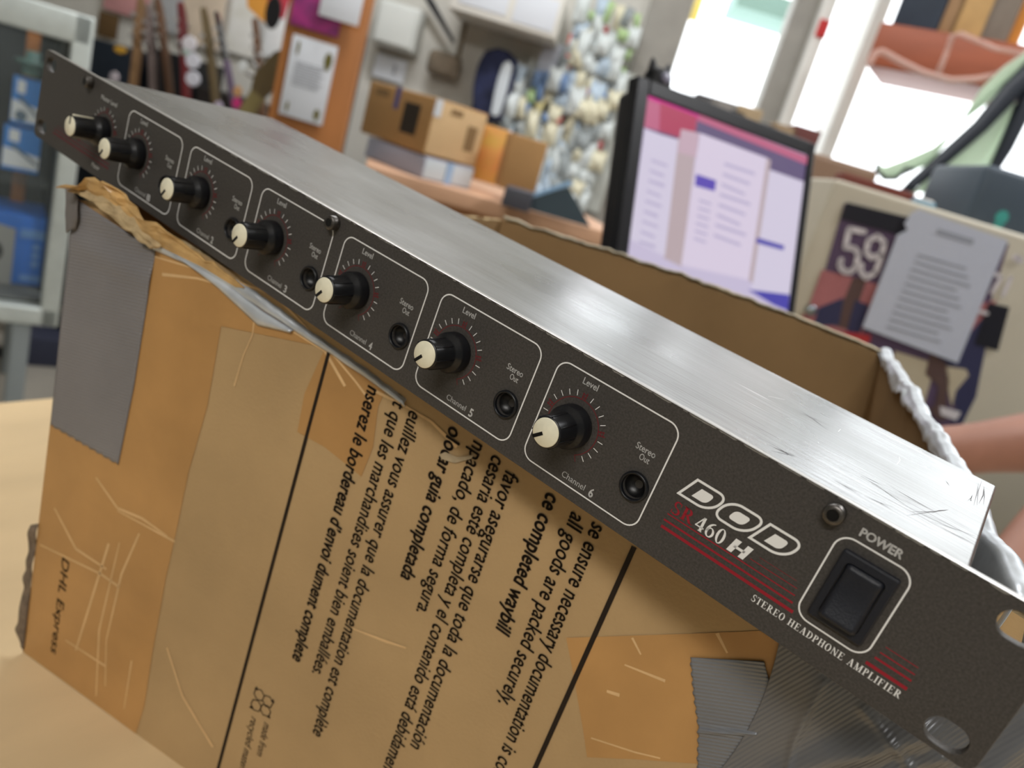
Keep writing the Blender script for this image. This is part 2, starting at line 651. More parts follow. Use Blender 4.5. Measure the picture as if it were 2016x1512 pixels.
tray.build('chassis', mat('tray_steel', (96, 92, 88), 0.45, 0.8), amp)

# scratches worn into the lid near the switch end
def onlid(px, py):
    AI = AMP.inverted()
    o = AI @ (CAM * 0.001)
    d = AI.to_3x3() @ ray(px, py)
    q = o + d * ((0.0433 - o.z) / d.z)
    return (q.x * 1000, q.y * 1000)
M_scratch = mat('scratch_dark', (74, 66, 66), 0.6, 0.3)
M_scrl = mat('scratch_light', (240, 242, 240), 0.3, 0.6)
LD = lambda x, y: (x, y, 43.34)
rs = random.Random(5)
scl = [((1690, 934), (1738, 962)), ((1720, 950), (1800, 1000)), ((1740, 955), (1842, 1012)), ((1770, 985), (1868, 1036)), ((1790, 1000), (1912, 1052)), ((1830, 1025), (1920, 1062)),
       ((1786, 1010), (1866, 1004)), ((1836, 1012), (1872, 1008)), ((1930, 950), (1922, 990)), ((1942, 955), (1930, 992)), ((1905, 985), (1915, 978)), ((1858, 948), (1866, 958)),
       ((1512, 876), (1568, 898)), ((1520, 884), (1560, 896)), ((1640, 950), (1700, 976)), ((1700, 976), (1760, 1000)), ((1850, 1040), (1935, 1080)), ((1575, 810), (1630, 840)), ((1810, 885), (1850, 905))]
for a, c in scl:
    for _ in range(rs.choice((1, 2, 2, 3))):
        p = MB(0.001)
        j = lambda q: onlid(q[0] + rs.uniform(-7, 7), q[1] + rs.uniform(-5, 5))
        q0, q1 = Vector(j(a)), Vector(j(c))
        mid = (q0 + q1) / 2 + Vector((rs.uniform(-.5, .5), rs.uniform(-.5, .5)))
        w = rs.uniform(0.12, 0.32)
        bar2d(p, q0, mid, 0.03, LD, w1=w)
        bar2d(p, mid, q1, w, LD, w1=0.03)
        p.build('scratch', M_scratch, amp)
for a, c in (((1512, 780), (1545, 787)), ((1766, 914), (1772, 906)), ((1772, 906), (1770, 900)), ((1650, 850), (1655, 845)), ((1195, 678), (1205, 684)), ((1610, 870), (1612, 873)), ((800, 490), (812, 492)), ((545, 340), (575, 360)), ((575, 275), (600, 290))):
    p = MB(0.001)
    bar2d(p, onlid(*a), onlid(*c), 0.18, LD)
    p.build('scratch', M_scrl, amp)

# socket screws
for sx, sz in ((47.0, 40.4), (229.0, 40.4), (427.9, 40.1)):
    s = MB(0.001)
    q = [(2.75, 0.0), (2.75, 3.0), (2.45, 3.5), (1.55, 3.5)]
    s.lathe(q, (sx, -0.02, sz), (0, -1, 0), 24, cap=False)
    s.lathe([(1.55, 3.5), (1.45, 3.3), (1.4, 1.2), (0, 1.1)], (sx, -0.02, sz), (0, -1, 0), 6, m=1, smooth=False)
    s.build('screw', [M_steel, M_hole], amp)

FL = lambda x, y: (x, -0.07, y)     # flat print on the panel
# print: frames, dials, words
for k, c in enumerate(CH):
    p = MB(0.001)
    ring2d(p, rounded([(c - 12.73, 3.55), (c + 32.03, 3.55), (c + 32.03, 39.2), (c - 12.73, 39.2)], 4.3, 8), 0.46, FL)
    p.build('channel_frame', M_white, amp)
    p = MB(0.001)
    put_text(p, 'Level', (c - 2.5, 35.5), (c + 3.0, 35.5), 2.15, FL, 0.012)
    put_text(p, 'Stereo', (c + 21.4, 26.65), (c + 28.0, 26.65), 2.1, FL, 0.012)
    put_text(p, 'Out', (c + 23.7, 24.15), (c + 27.1, 24.15), 2.0, FL, 0.012)
    put_text(p, 'Channel', (c + 3.2, 5.45), (c + 12.1, 5.45), 2.05, FL, 0.005)
    put_text(p, str(k + 1), (c + 14.0, 4.85), (c + 15.4, 4.85), 2.9, FL, 0.03)
    p.build('lettering', M_white, amp)


def dial(cx, cy):
    p = MB(0.001)
    for a in (225, 210, 195, 180, 150, 135, 120, 105, 75, 60, 45, 30, 0, -15, -30, -45):
        t = math.radians(a)
        bar2d(p, (cx + 9.75 * math.cos(t), cy + 9.75 * math.sin(t)), (cx + 11.6 * math.cos(t), cy + 11.6 * math.sin(t)), 0.24, FL)
    p.build('dial_ticks', M_white, amp)
    p = MB(0.001)
    arc2d(p, (cx, cy), 9.0, 9.3, -60, 240, FL)
    for a in (-60, 240):
        t = math.radians(a)
        bar2d(p, (cx + 9.0 * math.cos(t), cy + 9.0 * math.sin(t)), (cx + 11.2 * math.cos(t), cy + 11.2 * math.sin(t)), 0.28, FL)
    for a in (165, 90, 15):
        for da, r1 in ((-3.2, 11.7), (3.2, 11.4)):
            t = math.radians(a + da)
            bar2d(p, (cx + 9.2 * math.cos(t), cy + 9.2 * math.sin(t)), (cx + r1 * math.cos(t), cy + r1 * math.sin(t)), 0.34, FL)
        for rr in (9.9, 10.8):
            arc2d(p, (cx, cy), rr, rr + 0.28, a - 5, a + 5, FL, n=4)
    p.build('dial_arc', M_dred, amp)


def knob(cx, cy, ang, strip=None, name='knob'):
    kb = MB(0.001)
    prof = [(0.5, 0.1), (7.0, 0.2), (7.05, 0.8), (6.95, 4.0), (6.6, 4.7), (5.45, 5.9), (5.2, 6.6), (5.0, 14.9), (4.85, 15.35), (4.45, 15.5)]
    kb.lathe(prof, (cx, 0, cy), (0, -1, 0), 44, cap=True)
    for i in range(7):                       # grip ribs
        t = math.radians(ang + 180 / 7 + i * 360 / 7)
        R = Matrix.Rotation(-t, 3, 'Y')
        kb.rbox(Vector((cx, -10.6, cy)) + R @ Vector((5.12, 0, 0)), (0.34, 9.2, 0.5), 0.12, R=R, seg=1)
    o = kb.build(name, M_blk, amp)
    cp = MB(0.001)
    cp.lathe([(4.42, 15.3), (4.45, 15.75), (4.3, 15.95), (0, 16.0)], (cx, 0, cy), (0, -1, 0), 40, cap=False)
    cp.build('cap', M_ivory, o)
    t = math.radians(ang)
    pt = MB(0.001)
    a, b = Vector((cx, cy)) + Vector((math.cos(t), math.sin(t))) * 0.9, Vector((cx, cy)) + Vector((math.cos(t), math.sin(t))) * 4.6
    bar2d(pt, a, b, 1.1, lambda x, y: (x, -16.05, y))
    pt.build('pointer', M_hole, o)
    if strip is not None:
        t = math.radians(strip)
        R = Matrix.Rotation(-t, 3, 'Y')
        st = MB(0.001)
        st.rbox(Vector((cx, -10.4, cy)) + R @ Vector((5.25, 0, 0)), (0.8, 9.6, 0.9), 0.2, R=R)
        st.build('side_pointer', M_ivory, o)
    return o


MC = 64.75
dial(MC, 22.0)
knob(MC, 22.0, 92, strip=92, name='master_knob')
for k, c in enumerate(CH):
    dial(c, DV)
    knob(c, DV, (236, 236, 235, 233, 231, 222)[k])
    j = MB(0.001)
    j.lathe([(3.75, -5), (3.75, 0.4), (3.9, 1.1), (4.3, 1.3), (4.65, 0.9), (4.75, 0.0)], (c + JX, 0, JV), (0, -1, 0), 36, cap=False)
    o = j.build('jack_socket', M_blk, amp)
    h = MB(0.001)
    h.lathe([(3.75, -1.2), (2.6, -3.2), (0.01, -3.4)], (c + JX, 0, JV), (0, -1, 0), 24, cap=False)
    h.build('socket_bore', M_hole, o)

for tx, a, b, z, c in (('Master Level', 57.8, 72.1, 36.0, 2.1), ('Master', 59.8, 66.8, 3.6, 2.1), ('POWER', 435.2, 445.9, 37.95, 2.3)):
    p = MB(0.001)
    put_text(p, tx, (a, z), (b, z), c, FL, 0.03 if tx == 'POWER' else 0.014)
    p.build('lettering', M_white, amp)
p = MB(0.001)
serif_text(p, 'STEREO HEADPHONE AMPLIFIER', 420.3, 461.9, 6.05, 2.1, FL)
p.build('lettering', M_white, amp)
p = MB(0.001)
serif_text(p, '460', 397.5, 406.6, 15.0, 4.5, FL, gap=0.09)
p.poly([FL(*q) for q in ((408.2, 14.9), (409.8, 14.9), (411.1, 19.25), (409.3, 19.25))])
p.poly([FL(*q) for q in ((411.8, 14.9), (413.4, 14.9), (414.7, 19.25), (412.95, 19.25))])
p.poly([FL(*q) for q in ((409.5, 16.6), (412.9, 16.6), (413.1, 17.4), (409.8, 17.4))])
p.build('lettering', M_white, amp)
# maker's logo: three outlined slanted letters with solid cores
p = MB(0.001)
for pl, rd in (([(388.8, 21.2), (399.7, 21.2), (402.9, 28.45), (392.4, 28.45)], [0, 4.2, 3.3, 0]),
               ([(400.0, 21.1), (411.0, 21.1), (414.6, 28.5), (403.1, 28.5)], [3.4, 4.0, 3.3, 3.8]),
               ([(411.7, 21.2), (422.6, 21.2), (425.7, 28.4), (415.1, 28.4)], [0, 4.2, 3.3, 0])):
    ring2d(p, rounded(pl, rd, 8), 0.72, FL)
for pl, rd in (([(393.0, 23.0), (397.6, 23.0), (399.0, 26.4), (394.8, 26.4)], [0, 1.5, 1.1, 0]),
               ([(404.5, 23.2), (409.0, 23.2), (410.5, 26.4), (405.8, 26.4)], [1.2, 1.4, 1.1, 1.3]),
               ([(415.9, 23.0), (420.5, 23.0), (421.8, 26.4), (417.6, 26.4)], [0, 1.5, 1.1, 0])):
    p.poly([FL(*q) for q in rounded(pl, rd, 6)])
p.build('logo', M_white, amp)
p = MB(0.001)
serif_text(p, 'SR', 389.6, 396.6, 15.2, 4.1, FL, gap=0.1)
p.build('lettering', M_red, amp)
RS = ((389, 431, 10.0, 0.95), (388.9, 429.8, 12.2, 0.62), (389.1, 429.4, 14.35, 0.36), (415, 429, 16.4, 0.2), (417, 428, 18.2, 0.1),
                     (451.5, 462.2, 9.5, 0.95), (452.6, 462, 12.0, 0.62), (453, 461.9, 13.95, 0.36), (453.4, 461.7, 16.0, 0.2),
                     (19, 74.5, 7.2, 0.95), (20, 74.5, 9.3, 0.6), (22, 74.5, 11.3, 0.3))
for a_, b_ in ((0, 5), (5, 9), (9, 12)):
    p = MB(0.001)
    for x0, x1, y, w in RS[a_:b_]:
        bar2d(p, (x0, y), (x1, y), w, lambda a, b: (a, -0.05, b))
    if a_ == 9:
        p.poly([FL(*q) for q in ((42.8, 12.4), (46.0, 12.4), (44.4, 10.4))])
    p.build('red_stripes', M_red if a_ < 9 else mat('deep_red_print', (92, 20, 34), 0.5), amp)
# power switch
p = MB(0.001)
ring2d(p, rounded([(431.0, 9.75), (450.95, 9.75), (450.95, 36.5), (431.0, 36.5)], 4.2, 8), 0.46, FL)
p.build('switch_frame', M_white, amp)
sw = MB(0.001)
fr0 = rounded([(433.9, 12.7), (448.7, 12.7), (448.7, 33.35), (433.9, 33.35)], 0.8, 3)
fr1 = inset(fr0, 0.45)
op = rounded([(436.0, 14.7), (446.5, 14.7), (446.5, 31.0), (436.0, 31.0)], 1.4, 3)
n = len(fr0)
for a, ya, b, yb in ((fr0, 0.0, fr0, -1.3), (fr0, -1.3, fr1, -1.75), (fr1, -1.75, op, -1.75), (op, -1.75, op, 1.0)):
    sw.add([(x, ya, z) for x, z in a] + [(x, yb, z) for x, z in b], [(i, (i + 1) % n, n + (i + 1) % n, n + i) for i in range(n)])
sw.poly([(x, 0.9, z) for x, z in op])
so = sw.build('power_switch', M_blk2, amp)
rk = MB(0.001)
# rocker: seesaw face, its upper half pressed in
NZ = 14
def rocker(u, v):
    z = 15.0 + 15.7 * v
    x = 436.3 + 9.9 * u
    y = -4.9 + 2.4 * v + 2.2 * math.sin(PI * v) * 0.45
    e = min(u, 1 - u) * 8.9
    f = min(v, 1 - v) * 15
    for q in (e, f):
        if q < 1.0:
            y += (1 - q) ** 2 * 1.3
    return (x, y, z)
rk.grid(rocker, 18, 24)
bo = [(0, j / 24) for j in range(24)] + [(i / 18, 1) for i in range(18)] + [(1, 1 - j / 24) for j in range(24)] + [(1 - i / 18, 0) for i in range(18)]
top = [rocker(*q) for q in bo]
nb = len(top)
rk.add(top + [(q[0], 0.8, q[2]) for q in top], [(i, (i + 1) % nb, nb + (i + 1) % nb, nb + i) for i in range(nb)])
rk.build('rocker', M_blk2, so)

# ------------------------------------------------------------------ the cardboard box and the counter it stands on
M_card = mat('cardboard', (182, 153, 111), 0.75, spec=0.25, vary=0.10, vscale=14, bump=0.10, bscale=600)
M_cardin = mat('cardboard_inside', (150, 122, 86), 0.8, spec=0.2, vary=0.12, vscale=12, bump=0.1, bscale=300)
M_edge = mat('torn_cardboard', (190, 168, 130), 0.85, spec=0.2, vary=0.3, vscale=120, bump=0.3, bscale=200)
M_ptape = mat('packing_tape', (186, 142, 88), 0.36, spec=0.4, vary=0.13, vscale=20, bump=0.08, bscale=90)
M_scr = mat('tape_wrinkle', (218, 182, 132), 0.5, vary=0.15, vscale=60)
M_ink = mat('black_ink', (36, 27, 20), 0.6, spec=0.3)


def ducttape(name, rgb, ang=0.0, rough=0.45, metal=0.0, k=520.0, st=0.6):
    m = mat(name, rgb, rough, metal, 0.5, vary=0.10, vscale=18)
    n = m.node_tree
    b = n.nodes['Principled BSDF']
    # woven ribs: ang = slope of the ribs on the face, k = ribs per metre
    tc = n.nodes.new('ShaderNodeTexCoord')
    dt = n.nodes.new('ShaderNodeVectorMath')
    dt.operation = 'DOT_PRODUCT'
    dt.inputs[1].default_value = (-math.sin(ang), 0, math.cos(ang))
    ml = n.nodes.new('ShaderNodeMath'); ml.operation = 'MULTIPLY'
    ml.inputs[1].default_value = 2 * PI * k
    sn = n.nodes.new('ShaderNodeMath'); sn.operation = 'SINE'
    bp = n.nodes.new('ShaderNodeBump')
    bp.inputs['Strength'].default_value = st
    bp.inputs['Distance'].default_value = 0.0002
    n.links.new(tc.outputs['Object'], dt.inputs[0])
    n.links.new(dt.outputs['Value'], ml.inputs[0])
    n.links.new(ml.outputs[0], sn.inputs[0])
    n.links.new(sn.outputs[0], bp.inputs['Height'])
    n.links.new(bp.outputs['Normal'], b.inputs['Normal'])
    return m


ANG1, ANG2 = 0.16, 0.39      # measured slopes of the ribs
M_duct = ducttape('duct_tape', (128, 126, 128), ANG1, k=620, st=0.5)
M_duct2 = ducttape('duct_tape_ribbed', (124, 127, 132), ANG2, 0.36, 0.2, 720, 0.55)
M_duct3 = ducttape('duct_tape_crumpled', (112, 114, 118), 1.1, 0.33, 0.3, 720, 0.25)
M_silver = mat('duct_tape_back', (196, 202, 208), 0.34, 0.3, vary=0.2, vscale=60, bump=0.1, bscale=60)

DX = Vector((0.98269, 0.18526, 0))
DY = Vector((-0.18526, 0.98269, 0))
BO = Vector((78.606, -13.346, 800.0))              # front left bottom corner on the counter
BOXM = Matrix(((DX.x, DY.x, 0, BO.x * .001), (DX.y, DY.y, 0, BO.y * .001), (0, 0, 1, BO.z * .001), (0, 0, 0, 1)))
box = empty('cardboard_box', BOXM, 'large battered open cardboard box patched with duct tape under the rack amplifier', 'box')


def onface(px, py):
    """point on the front face of the box (along, up) in mm"""
    d = ray(px, py)
    P = CAM + d * ((BO - CAM).dot(DY) / d.dot(DY)) if abs(d.dot(DY)) > 1e-6 else CAM
    q = P - BO
    return (q.dot(DX), q.z)


def wob(*a):
    v = Vector((list(a) + [0.3, 0.7])[:3])
    return 2.2 * noise.noise(v * 1.3) + 1.4 * noise.noise(v * 3.1 + Vector((7, 3, 1)))


def lerp(a, b, t):
    return a + (b - a) * t


def frim(s):
    x = BO.x + s * 0.98269
    h = 271.86 - 0.0912 * x - 1.9
    if s < 72:
        h = min(h, 257.2)
    if s > 391:
        h += min(1, (s - 391) / 12) * 24
    return h + 0.5 * wob(s * 0.03, s * 0.06) * (1 if 60 < s < 391 else 1.5) - 0.6


def wall(name, p0, p1, b0, b1, rim, inward, n=64, th=5.0):
    """wall from corner p0 to p1 (plan), bottom corners b0 b1, rim(t) its height"""
    m = MB(0.001)
    iv = Vector((*inward, 0)).normalized() * th
    NV = 10
    def out(u, v):
        t = Vector((lerp(p0[0], p1[0], u), lerp(p0[1], p1[1], u), rim(u)))
        b = Vector((lerp(b0[0], b1[0], u), lerp(b0[1], b1[1], u), 0.0))
        return b.lerp(t, v)
    m.grid(out, n, NV, m=0)
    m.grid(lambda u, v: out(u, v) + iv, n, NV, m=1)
    top = [out(i / n, 1) for i in range(n + 1)]
    topi = [p + iv for p in top]
    mid = [(a + b) / 2 + Vector((0, 0, -0.8 + 0.9 * math.sin(i * 1.9))) for i, (a, b) in enumerate(zip(top, topi))]
    k = n + 1
    m.add(top + mid + topi, [(i, i + 1, k + i + 1, k + i) for i in range(n)] + [(k + i, k + i + 1, 2 * k + i + 1, 2 * k + i) for i in range(n)], m=2)
    for u in (0, 1):
        a = [out(u, j / NV) for j in range(NV + 1)]
        m.add(a + [p + iv for p in a], [(j, j + 1, NV + 2 + j, NV + 1 + j) for j in range(NV)], m=2)
    return m.build(name, [M_card, M_cardin, M_edge], box)


def lrim(u):
    y = 391 * u
    return (262.2 if y < 132 else lerp(262.2, 271.5, min(1, (y - 132) / 60))) + 0.7 * wob(y * .02, y * .05) - (4.5 if y < 14 else 0)


def rrim(u):
    y = 391 * u
    return lerp(lerp(252, 262, min(1, y / 130)), 270, max(0, (y - 130) / 261)) + 1.0 * wob(y * .014, y * .03)


def brim(u):
    return 271.5 + 4.2 * math.sin(PI * u) - 2.5 * u + 0.9 * wob(u * 7, u * 15)


BLc, BRc = (31.0, 391.0), (370.0, 391.0)
wall('front_wall', (0, 0), (411, 0), (0, 0), (470, 0), lambda u: frim(411 * u), (0, 1), 120)
wall('left_wall', (0, 5), BLc, (0, 5), BLc, lrim, (1, 0.05), 50)
wall('back_wall', BLc, BRc, BLc, (400, 391), brim, (0, -1), 60)
wall('right_wall', (411, 5), BRc, (470, 5), (400, 391), rrim, (-1, -0.1), 60)
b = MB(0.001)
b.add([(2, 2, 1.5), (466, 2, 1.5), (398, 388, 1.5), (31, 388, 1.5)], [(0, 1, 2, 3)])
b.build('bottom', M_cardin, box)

FO = lambda off: (lambda s, h: (s, -off, h))


def facepoly(mb, pts, off, m=None, wig=0.0):
    q = [onface(*p) for p in pts]
    if wig:
        o = []
        for i in range(len(q)):
            a, c = Vector(q[i]), Vector(q[(i + 1) % len(q)])
            k = max(1, int((c - a).length / 3))
            for j in range(k):
                t = a.lerp(c, j / k)
                o.append((t.x + wig * math.sin(t.y * 1.3 + t.x), t.y + wig * math.cos(t.x * 1.1 + 2 * t.y)))
        q = o
    mb.poly([(s, -off, h) for s, h in q], m)


# brown packing tape
def tapepiece(pts):
    t = MB(0.001)
    facepoly(t, pts, 0.25)
    t.build('packing_tape', M_ptape, box)
tapepiece([(152, 390), (305, 489), (440, 560), (640, 684), (436, 642), (409, 800), (372, 930), (347, 1050), (327, 1140), (300, 1290), (285, 1390), (268, 1444), (47, 1282)])
tapepiece([(600, 775), (640, 686), (700, 722), (760, 768), (745, 800), (735, 880), (712, 938), (640, 880), (586, 850)])
tapepiece([(1115, 1255), (1360, 1247), (1502, 1241), (1584, 1300), (1640, 1340), (1450, 1380), (1400, 1500), (1376, 1503), (1250, 1494), (1156, 1490), (1149, 1440), (1126, 1310)])
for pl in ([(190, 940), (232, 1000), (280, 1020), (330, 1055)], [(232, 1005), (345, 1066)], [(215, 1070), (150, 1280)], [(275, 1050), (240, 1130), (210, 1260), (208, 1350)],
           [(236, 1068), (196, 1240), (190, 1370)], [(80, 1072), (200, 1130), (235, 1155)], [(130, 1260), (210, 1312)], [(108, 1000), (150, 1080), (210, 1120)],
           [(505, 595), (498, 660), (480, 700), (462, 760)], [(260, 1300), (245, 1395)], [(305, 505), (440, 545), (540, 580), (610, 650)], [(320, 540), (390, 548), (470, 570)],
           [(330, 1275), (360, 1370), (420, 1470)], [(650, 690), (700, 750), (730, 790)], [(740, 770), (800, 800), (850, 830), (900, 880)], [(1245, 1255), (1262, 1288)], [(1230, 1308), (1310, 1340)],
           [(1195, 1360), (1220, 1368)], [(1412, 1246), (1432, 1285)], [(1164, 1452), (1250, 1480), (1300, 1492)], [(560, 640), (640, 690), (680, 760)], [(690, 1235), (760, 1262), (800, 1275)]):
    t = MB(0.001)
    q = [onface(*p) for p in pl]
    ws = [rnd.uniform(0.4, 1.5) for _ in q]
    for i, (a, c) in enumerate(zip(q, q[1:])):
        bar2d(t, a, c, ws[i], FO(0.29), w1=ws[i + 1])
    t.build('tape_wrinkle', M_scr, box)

# printing on the face
PF = FO(0.33)
PT = FO(0.36)
for a, c, w in (((651, 683), (429, 1516), 1.7), ((1249, 1076), (1050, 1520), 2.0)):
    p = MB(0.001)
    bar2d(p, onface(*a), onface(*c), w, PF)
    p.build('printed_rule', M_ink, box)
LINES = [('euillez vous assurer que la documentation est complète', (807, 806), (616, 1442), None),
         ('et que les marchandises soient bien emballées.', (780, 772), (615, 1322), None),
         ('nserez le bordereau d\u2019envoi dument complete', (726, 758), (576, 1295), None),
         ('olocar guia completada', (886, 838), (789, 1134), None),
         ('npacado, de forma segura.', (933, 866), (820, 1201), None),
         ('cesaria esté completa y el contenido está debidamente', (970, 894), (755, 1509), 'cesaria esté completa y el contenido está debidamen'),
         ('favor asegurarse que toda la documentación', (996, 925), (808, 1466), None),
         ('ce completed waybill', (1077, 968), (976, 1238), None),
         ('all goods are packed securely.', (1126, 1006), (981, 1380), None),
         ('se ensure necessary documentation is complete', (1167, 1026), (974, 1509), 'se ensure necessary documentation is co')]
for s, a, c, vis in LINES:
    p = MB(0.001)
    bd = 0.032 if s[:3] in ('nse', 'olo', 'ce ') else 0.017
    put_text(p, s, onface(*a), onface(*c), 6.4, PF, bd, 0.14, vis=vis)
    p.build('printed_line', M_ink, box)
p = MB(0.001)
put_text(p, 'DHL Express', onface(124, 1096), onface(101, 1282), 5.6, PT, 0.012, 0.12)
p.build('printed_line', M_ink, box)
p = MB(0.001)
put_text(p, 'made from', onface(521, 1420), onface(506, 1484), 4.2, PT, 0.0, 0.2)
put_text(p, 'recycled materials', onface(496, 1409), onface(468, 1530), 4.2, PT, 0.0, 0.2)
p.build('printed_line', M_ink, box)
# recycling sign: hexagon cells with little arrow points
p = MB(0.001)
hx = lambda cx, cy, r: [(cx + r * math.cos(PI / 3 * i + 0.3), cy + r * math.sin(PI / 3 * i + 0.3)) for i in range(6)]
c0 = Vector(onface(516, 1383))
for dx, dy in ((-2.7, -3.2), (2.9, -2.6), (-2.4, 3.2), (3.0, 2.6)):
    ring2d(p, hx(c0.x + dx, c0.y + dy, 3.4), 0.5, PT)
    p.poly([PT(c0.x + dx * 1.9 + q * 1.1, c0.y + dy * 1.75 + w) for q, w in ((-1, -0.8), (1, -0.8), (0, 1.2))])
p.build('recycling_sign', M_ink, box)

# duct tape at the left corner: strip down the face and up over the rim
def spread(outline_a, outline_b, n=40):
    """two px outlines resampled to face points"""
    def res(pl):
        q = [Vector(onface(*p)) for p in pl]
        L = [0]
        for a, c in zip(q, q[1:]):
            L.append(L[-1] + (c - a).length)
        def f(t):
            d = t * L[-1]
            for i in range(len(q) - 1):
                if d <= L[i + 1] or i == len(q) - 2:
                    return q[i].lerp(q[i + 1], (d - L[i]) / max(1e-6, L[i + 1] - L[i]))
        return f
    return res(outline_a), res(outline_b)


fa, fb = spread([(148, 388), (140, 480), (122, 640), (102, 836)], [(308, 492), (300, 545), (266, 760), (235, 914)])
t = MB(0.001)
def strip(u, v):
    q = fa(v).lerp(fb(v), u)
    dz = 0
    if v > 0.97:
        dz = 0.5 * math.sin(u * 60)
    return (q.x, -0.7 - 0.5 * math.exp(-((v - 0.16) / 0.05) ** 2) - 0.35 * math.sin(v * 40 + u * 3) * max(0, 0.28 - v) * 4, q.y + dz)
t.grid(strip, 30, 70)
t.build('duct_tape', M_duct, box, solid=0.0003)
# its end hanging over the left edge
fa, fb = spread([(138, 370), (134, 420), (140, 460), (150, 452)], [(152, 372), (166, 392), (164, 430), (156, 452)])
t = MB(0.001)
t.grid(lambda u, v: (fa(v).lerp(fb(v), u).x, -2.4 + 1.0 * math.sin(u * 3 + v * 4), fa(v).lerp(fb(v), u).y), 8, 14)
t.build('duct_tape', mat('duct_tape_dull', (112, 108, 106), 0.6, vary=0.1, vscale=60), box, solid=0.0003)
# silver strip folded over the front rim under the amplifier
fa, fb = spread([(306, 478), (330, 472), (420, 520), (520, 580), (640, 668), (720, 722), (800, 782)], [(306, 492), (400, 532), (500, 596), (600, 662), (660, 700), (740, 755), (800, 800)])
t = MB(0.001)
def fold(u, v):
    q = fa(v).lerp(fb(v), u)
    w = math.sin(PI * min(1, u)) * 0.9
    return (q.x, -0.8 - w - 0.5 * nz(v * 16, u * 2) + (1 - u) ** 3 * 2.6, q.y + 0.9 * nz(v * 30, 6) * (1 - u))
t.grid(fold, 12, 120)
t.build('duct_tape', M_silver, box, solid=0.0003)
fa, fb = spread([(345, 500), (440, 552), (520, 612), (580, 650)], [(352, 503), (430, 565), (510, 640), (575, 655)])
t = MB(0.001)
t.grid(lambda u, v: (fa(v).lerp(fb(v), u).x, -0.8 - 1.2 * math.sin(PI * u), fa(v).lerp(fb(v), u).y), 6, 40)
t.build('duct_tape', M_silver, box, solid=0.0003)

# torn flap sticking up at the left corner
fa, fb = spread([(152, 374), (192, 390), (238, 425), (288, 468), (322, 486), (400, 523), (470, 565)], [(158, 372), (190, 362), (202, 350), (236, 362), (262, 380), (302, 436), (330, 440), (378, 482), (445, 530), (486, 566)])
t = MB(0.001)
def flap(u, v):
    q = fa(v).lerp(fb(v), u)
    k = 2.2 * abs(nz(v * 9, u * 1.6)) + 1.2 * abs(nz(v * 24, u * 4, 3))
    return (q.x + 1.2 * nz(u * 3, v * 9), -1.5 - 3.2 * u * (1 - v) - 5.0 * k * u * (1 - v) , q.y + 1.6 * nz(v * 22, 4) * u)
t.grid(flap, 7, 30, smooth=False)
t.build('torn_flap', mat('glossy_kraft', (196, 160, 106), 0.22, vary=0.3, vscale=70, bump=0.5, bscale=120), box, solid=0.0006)
fa, fb = spread([(156, 376), (195, 394), (240, 428), (290, 470), (318, 488)], [(160, 373), (200, 372), (240, 398), (290, 446), (330, 485)])
t = MB(0.001)
def frag(u, v):
    q = fa(v).lerp(fb(v), u)
    return (q.x, -6.0 + 3.0 * u + 3.0 * abs(nz(v * 6, u * 2)), q.y + 1.2 * nz(v * 11, u * 3, 2))
t.grid(frag, 10, 50, smooth=False)
t.build('torn_edge', M_edge, box, solid=0.0008)
# frayed paper scrap on the face and loose tape at the left bottom edge
t = MB(0.001)
facepoly(t, [(868, 893), (880, 888), (900, 898), (935, 893), (930, 905), (898, 910), (872, 905)], 0.6, wig=0.4)
tag(t.build('paper_scrap', mat('paper_scrap', (166, 150, 122), 0.8, vary=0.2, vscale=200), box))
t = MB(0.001)
fa, fb = spread([(64, 1032), (58, 1060), (54, 1120), (46, 1170), (35, 1240), (44, 1272)], [(78, 1030), (74, 1062), (66, 1120), (60, 1180), (53, 1245), (48, 1280)])
t.grid(lambda u, v: (fa(v).lerp(fb(v), u).x + 1.6 * nz(v * 11, 9) * (1 - u), -0.8 - 1.5 * nz(v * 8, u), fa(v).lerp(fb(v), u).y), 4, 50)
t.build('torn_edge', mat('dark_torn', (112, 98, 84), 0.7, vary=0.4, vscale=200, bump=0.4), box, solid=0.0005)

# crumpled duct tape on the right part of the face
CREASE = [[onface(*p) for p in pl] for pl in ([(1622, 1330), (1590, 1390), (1565, 1450), (1545, 1530)], [(1540, 1520), (1640, 1470), (1720, 1448), (1810, 1425)],
          [(1680, 1525), (1760, 1492), (1850, 1468)], [(1950, 1500), (2030, 1430)], [(1700, 1380), (1760, 1440), (1800, 1500)])]
def crump(s, h):
    w = 2.6 + 3.6 * nz(s * 0.022, h * 0.022, 4) + 1.1 * nz(s * 0.07, h * 0.045, 1)
    P = Vector((s, h))
    for k, pl in enumerate(CREASE):
        dm = 1e9
        for a, c in zip(pl, pl[1:]):
            a, c = Vector(a), Vector(c)
            t = max(0, min(1, (P - a).dot(c - a) / (c - a).length_squared))
            dm = min(dm, (P - a.lerp(c, t)).length)
        wd = (1.3, 4.5, 3.0, 3.5, 1.6)[k]
        w += (0.9, 4.2, 2.6, 3.0, 1.0)[k] * math.exp(-(dm / wd) ** 2)
    return max(0, w)
t = MB(0.001)
fa, fb = spread([(1360, 1292), (1366, 1360), (1376, 1430), (1374, 1500), (1384, 1640)], [(1505, 1300), (1520, 1360), (1488, 1450), (1500, 1540), (1520, 1640)])
t.grid(lambda u, v: (fa(v).lerp(fb(v), u).x + (0.35 * math.sin(v * 120) if u == 0 else 0), -0.9 - 1.2 * math.exp(-((v - 0.40 - 0.02 * u) / 0.014) ** 2), fa(v).lerp(fb(v), u).y), 30, 110)
t.build('duct_tape', M_duct2, box, solid=0.0003)
t = MB(0.001)
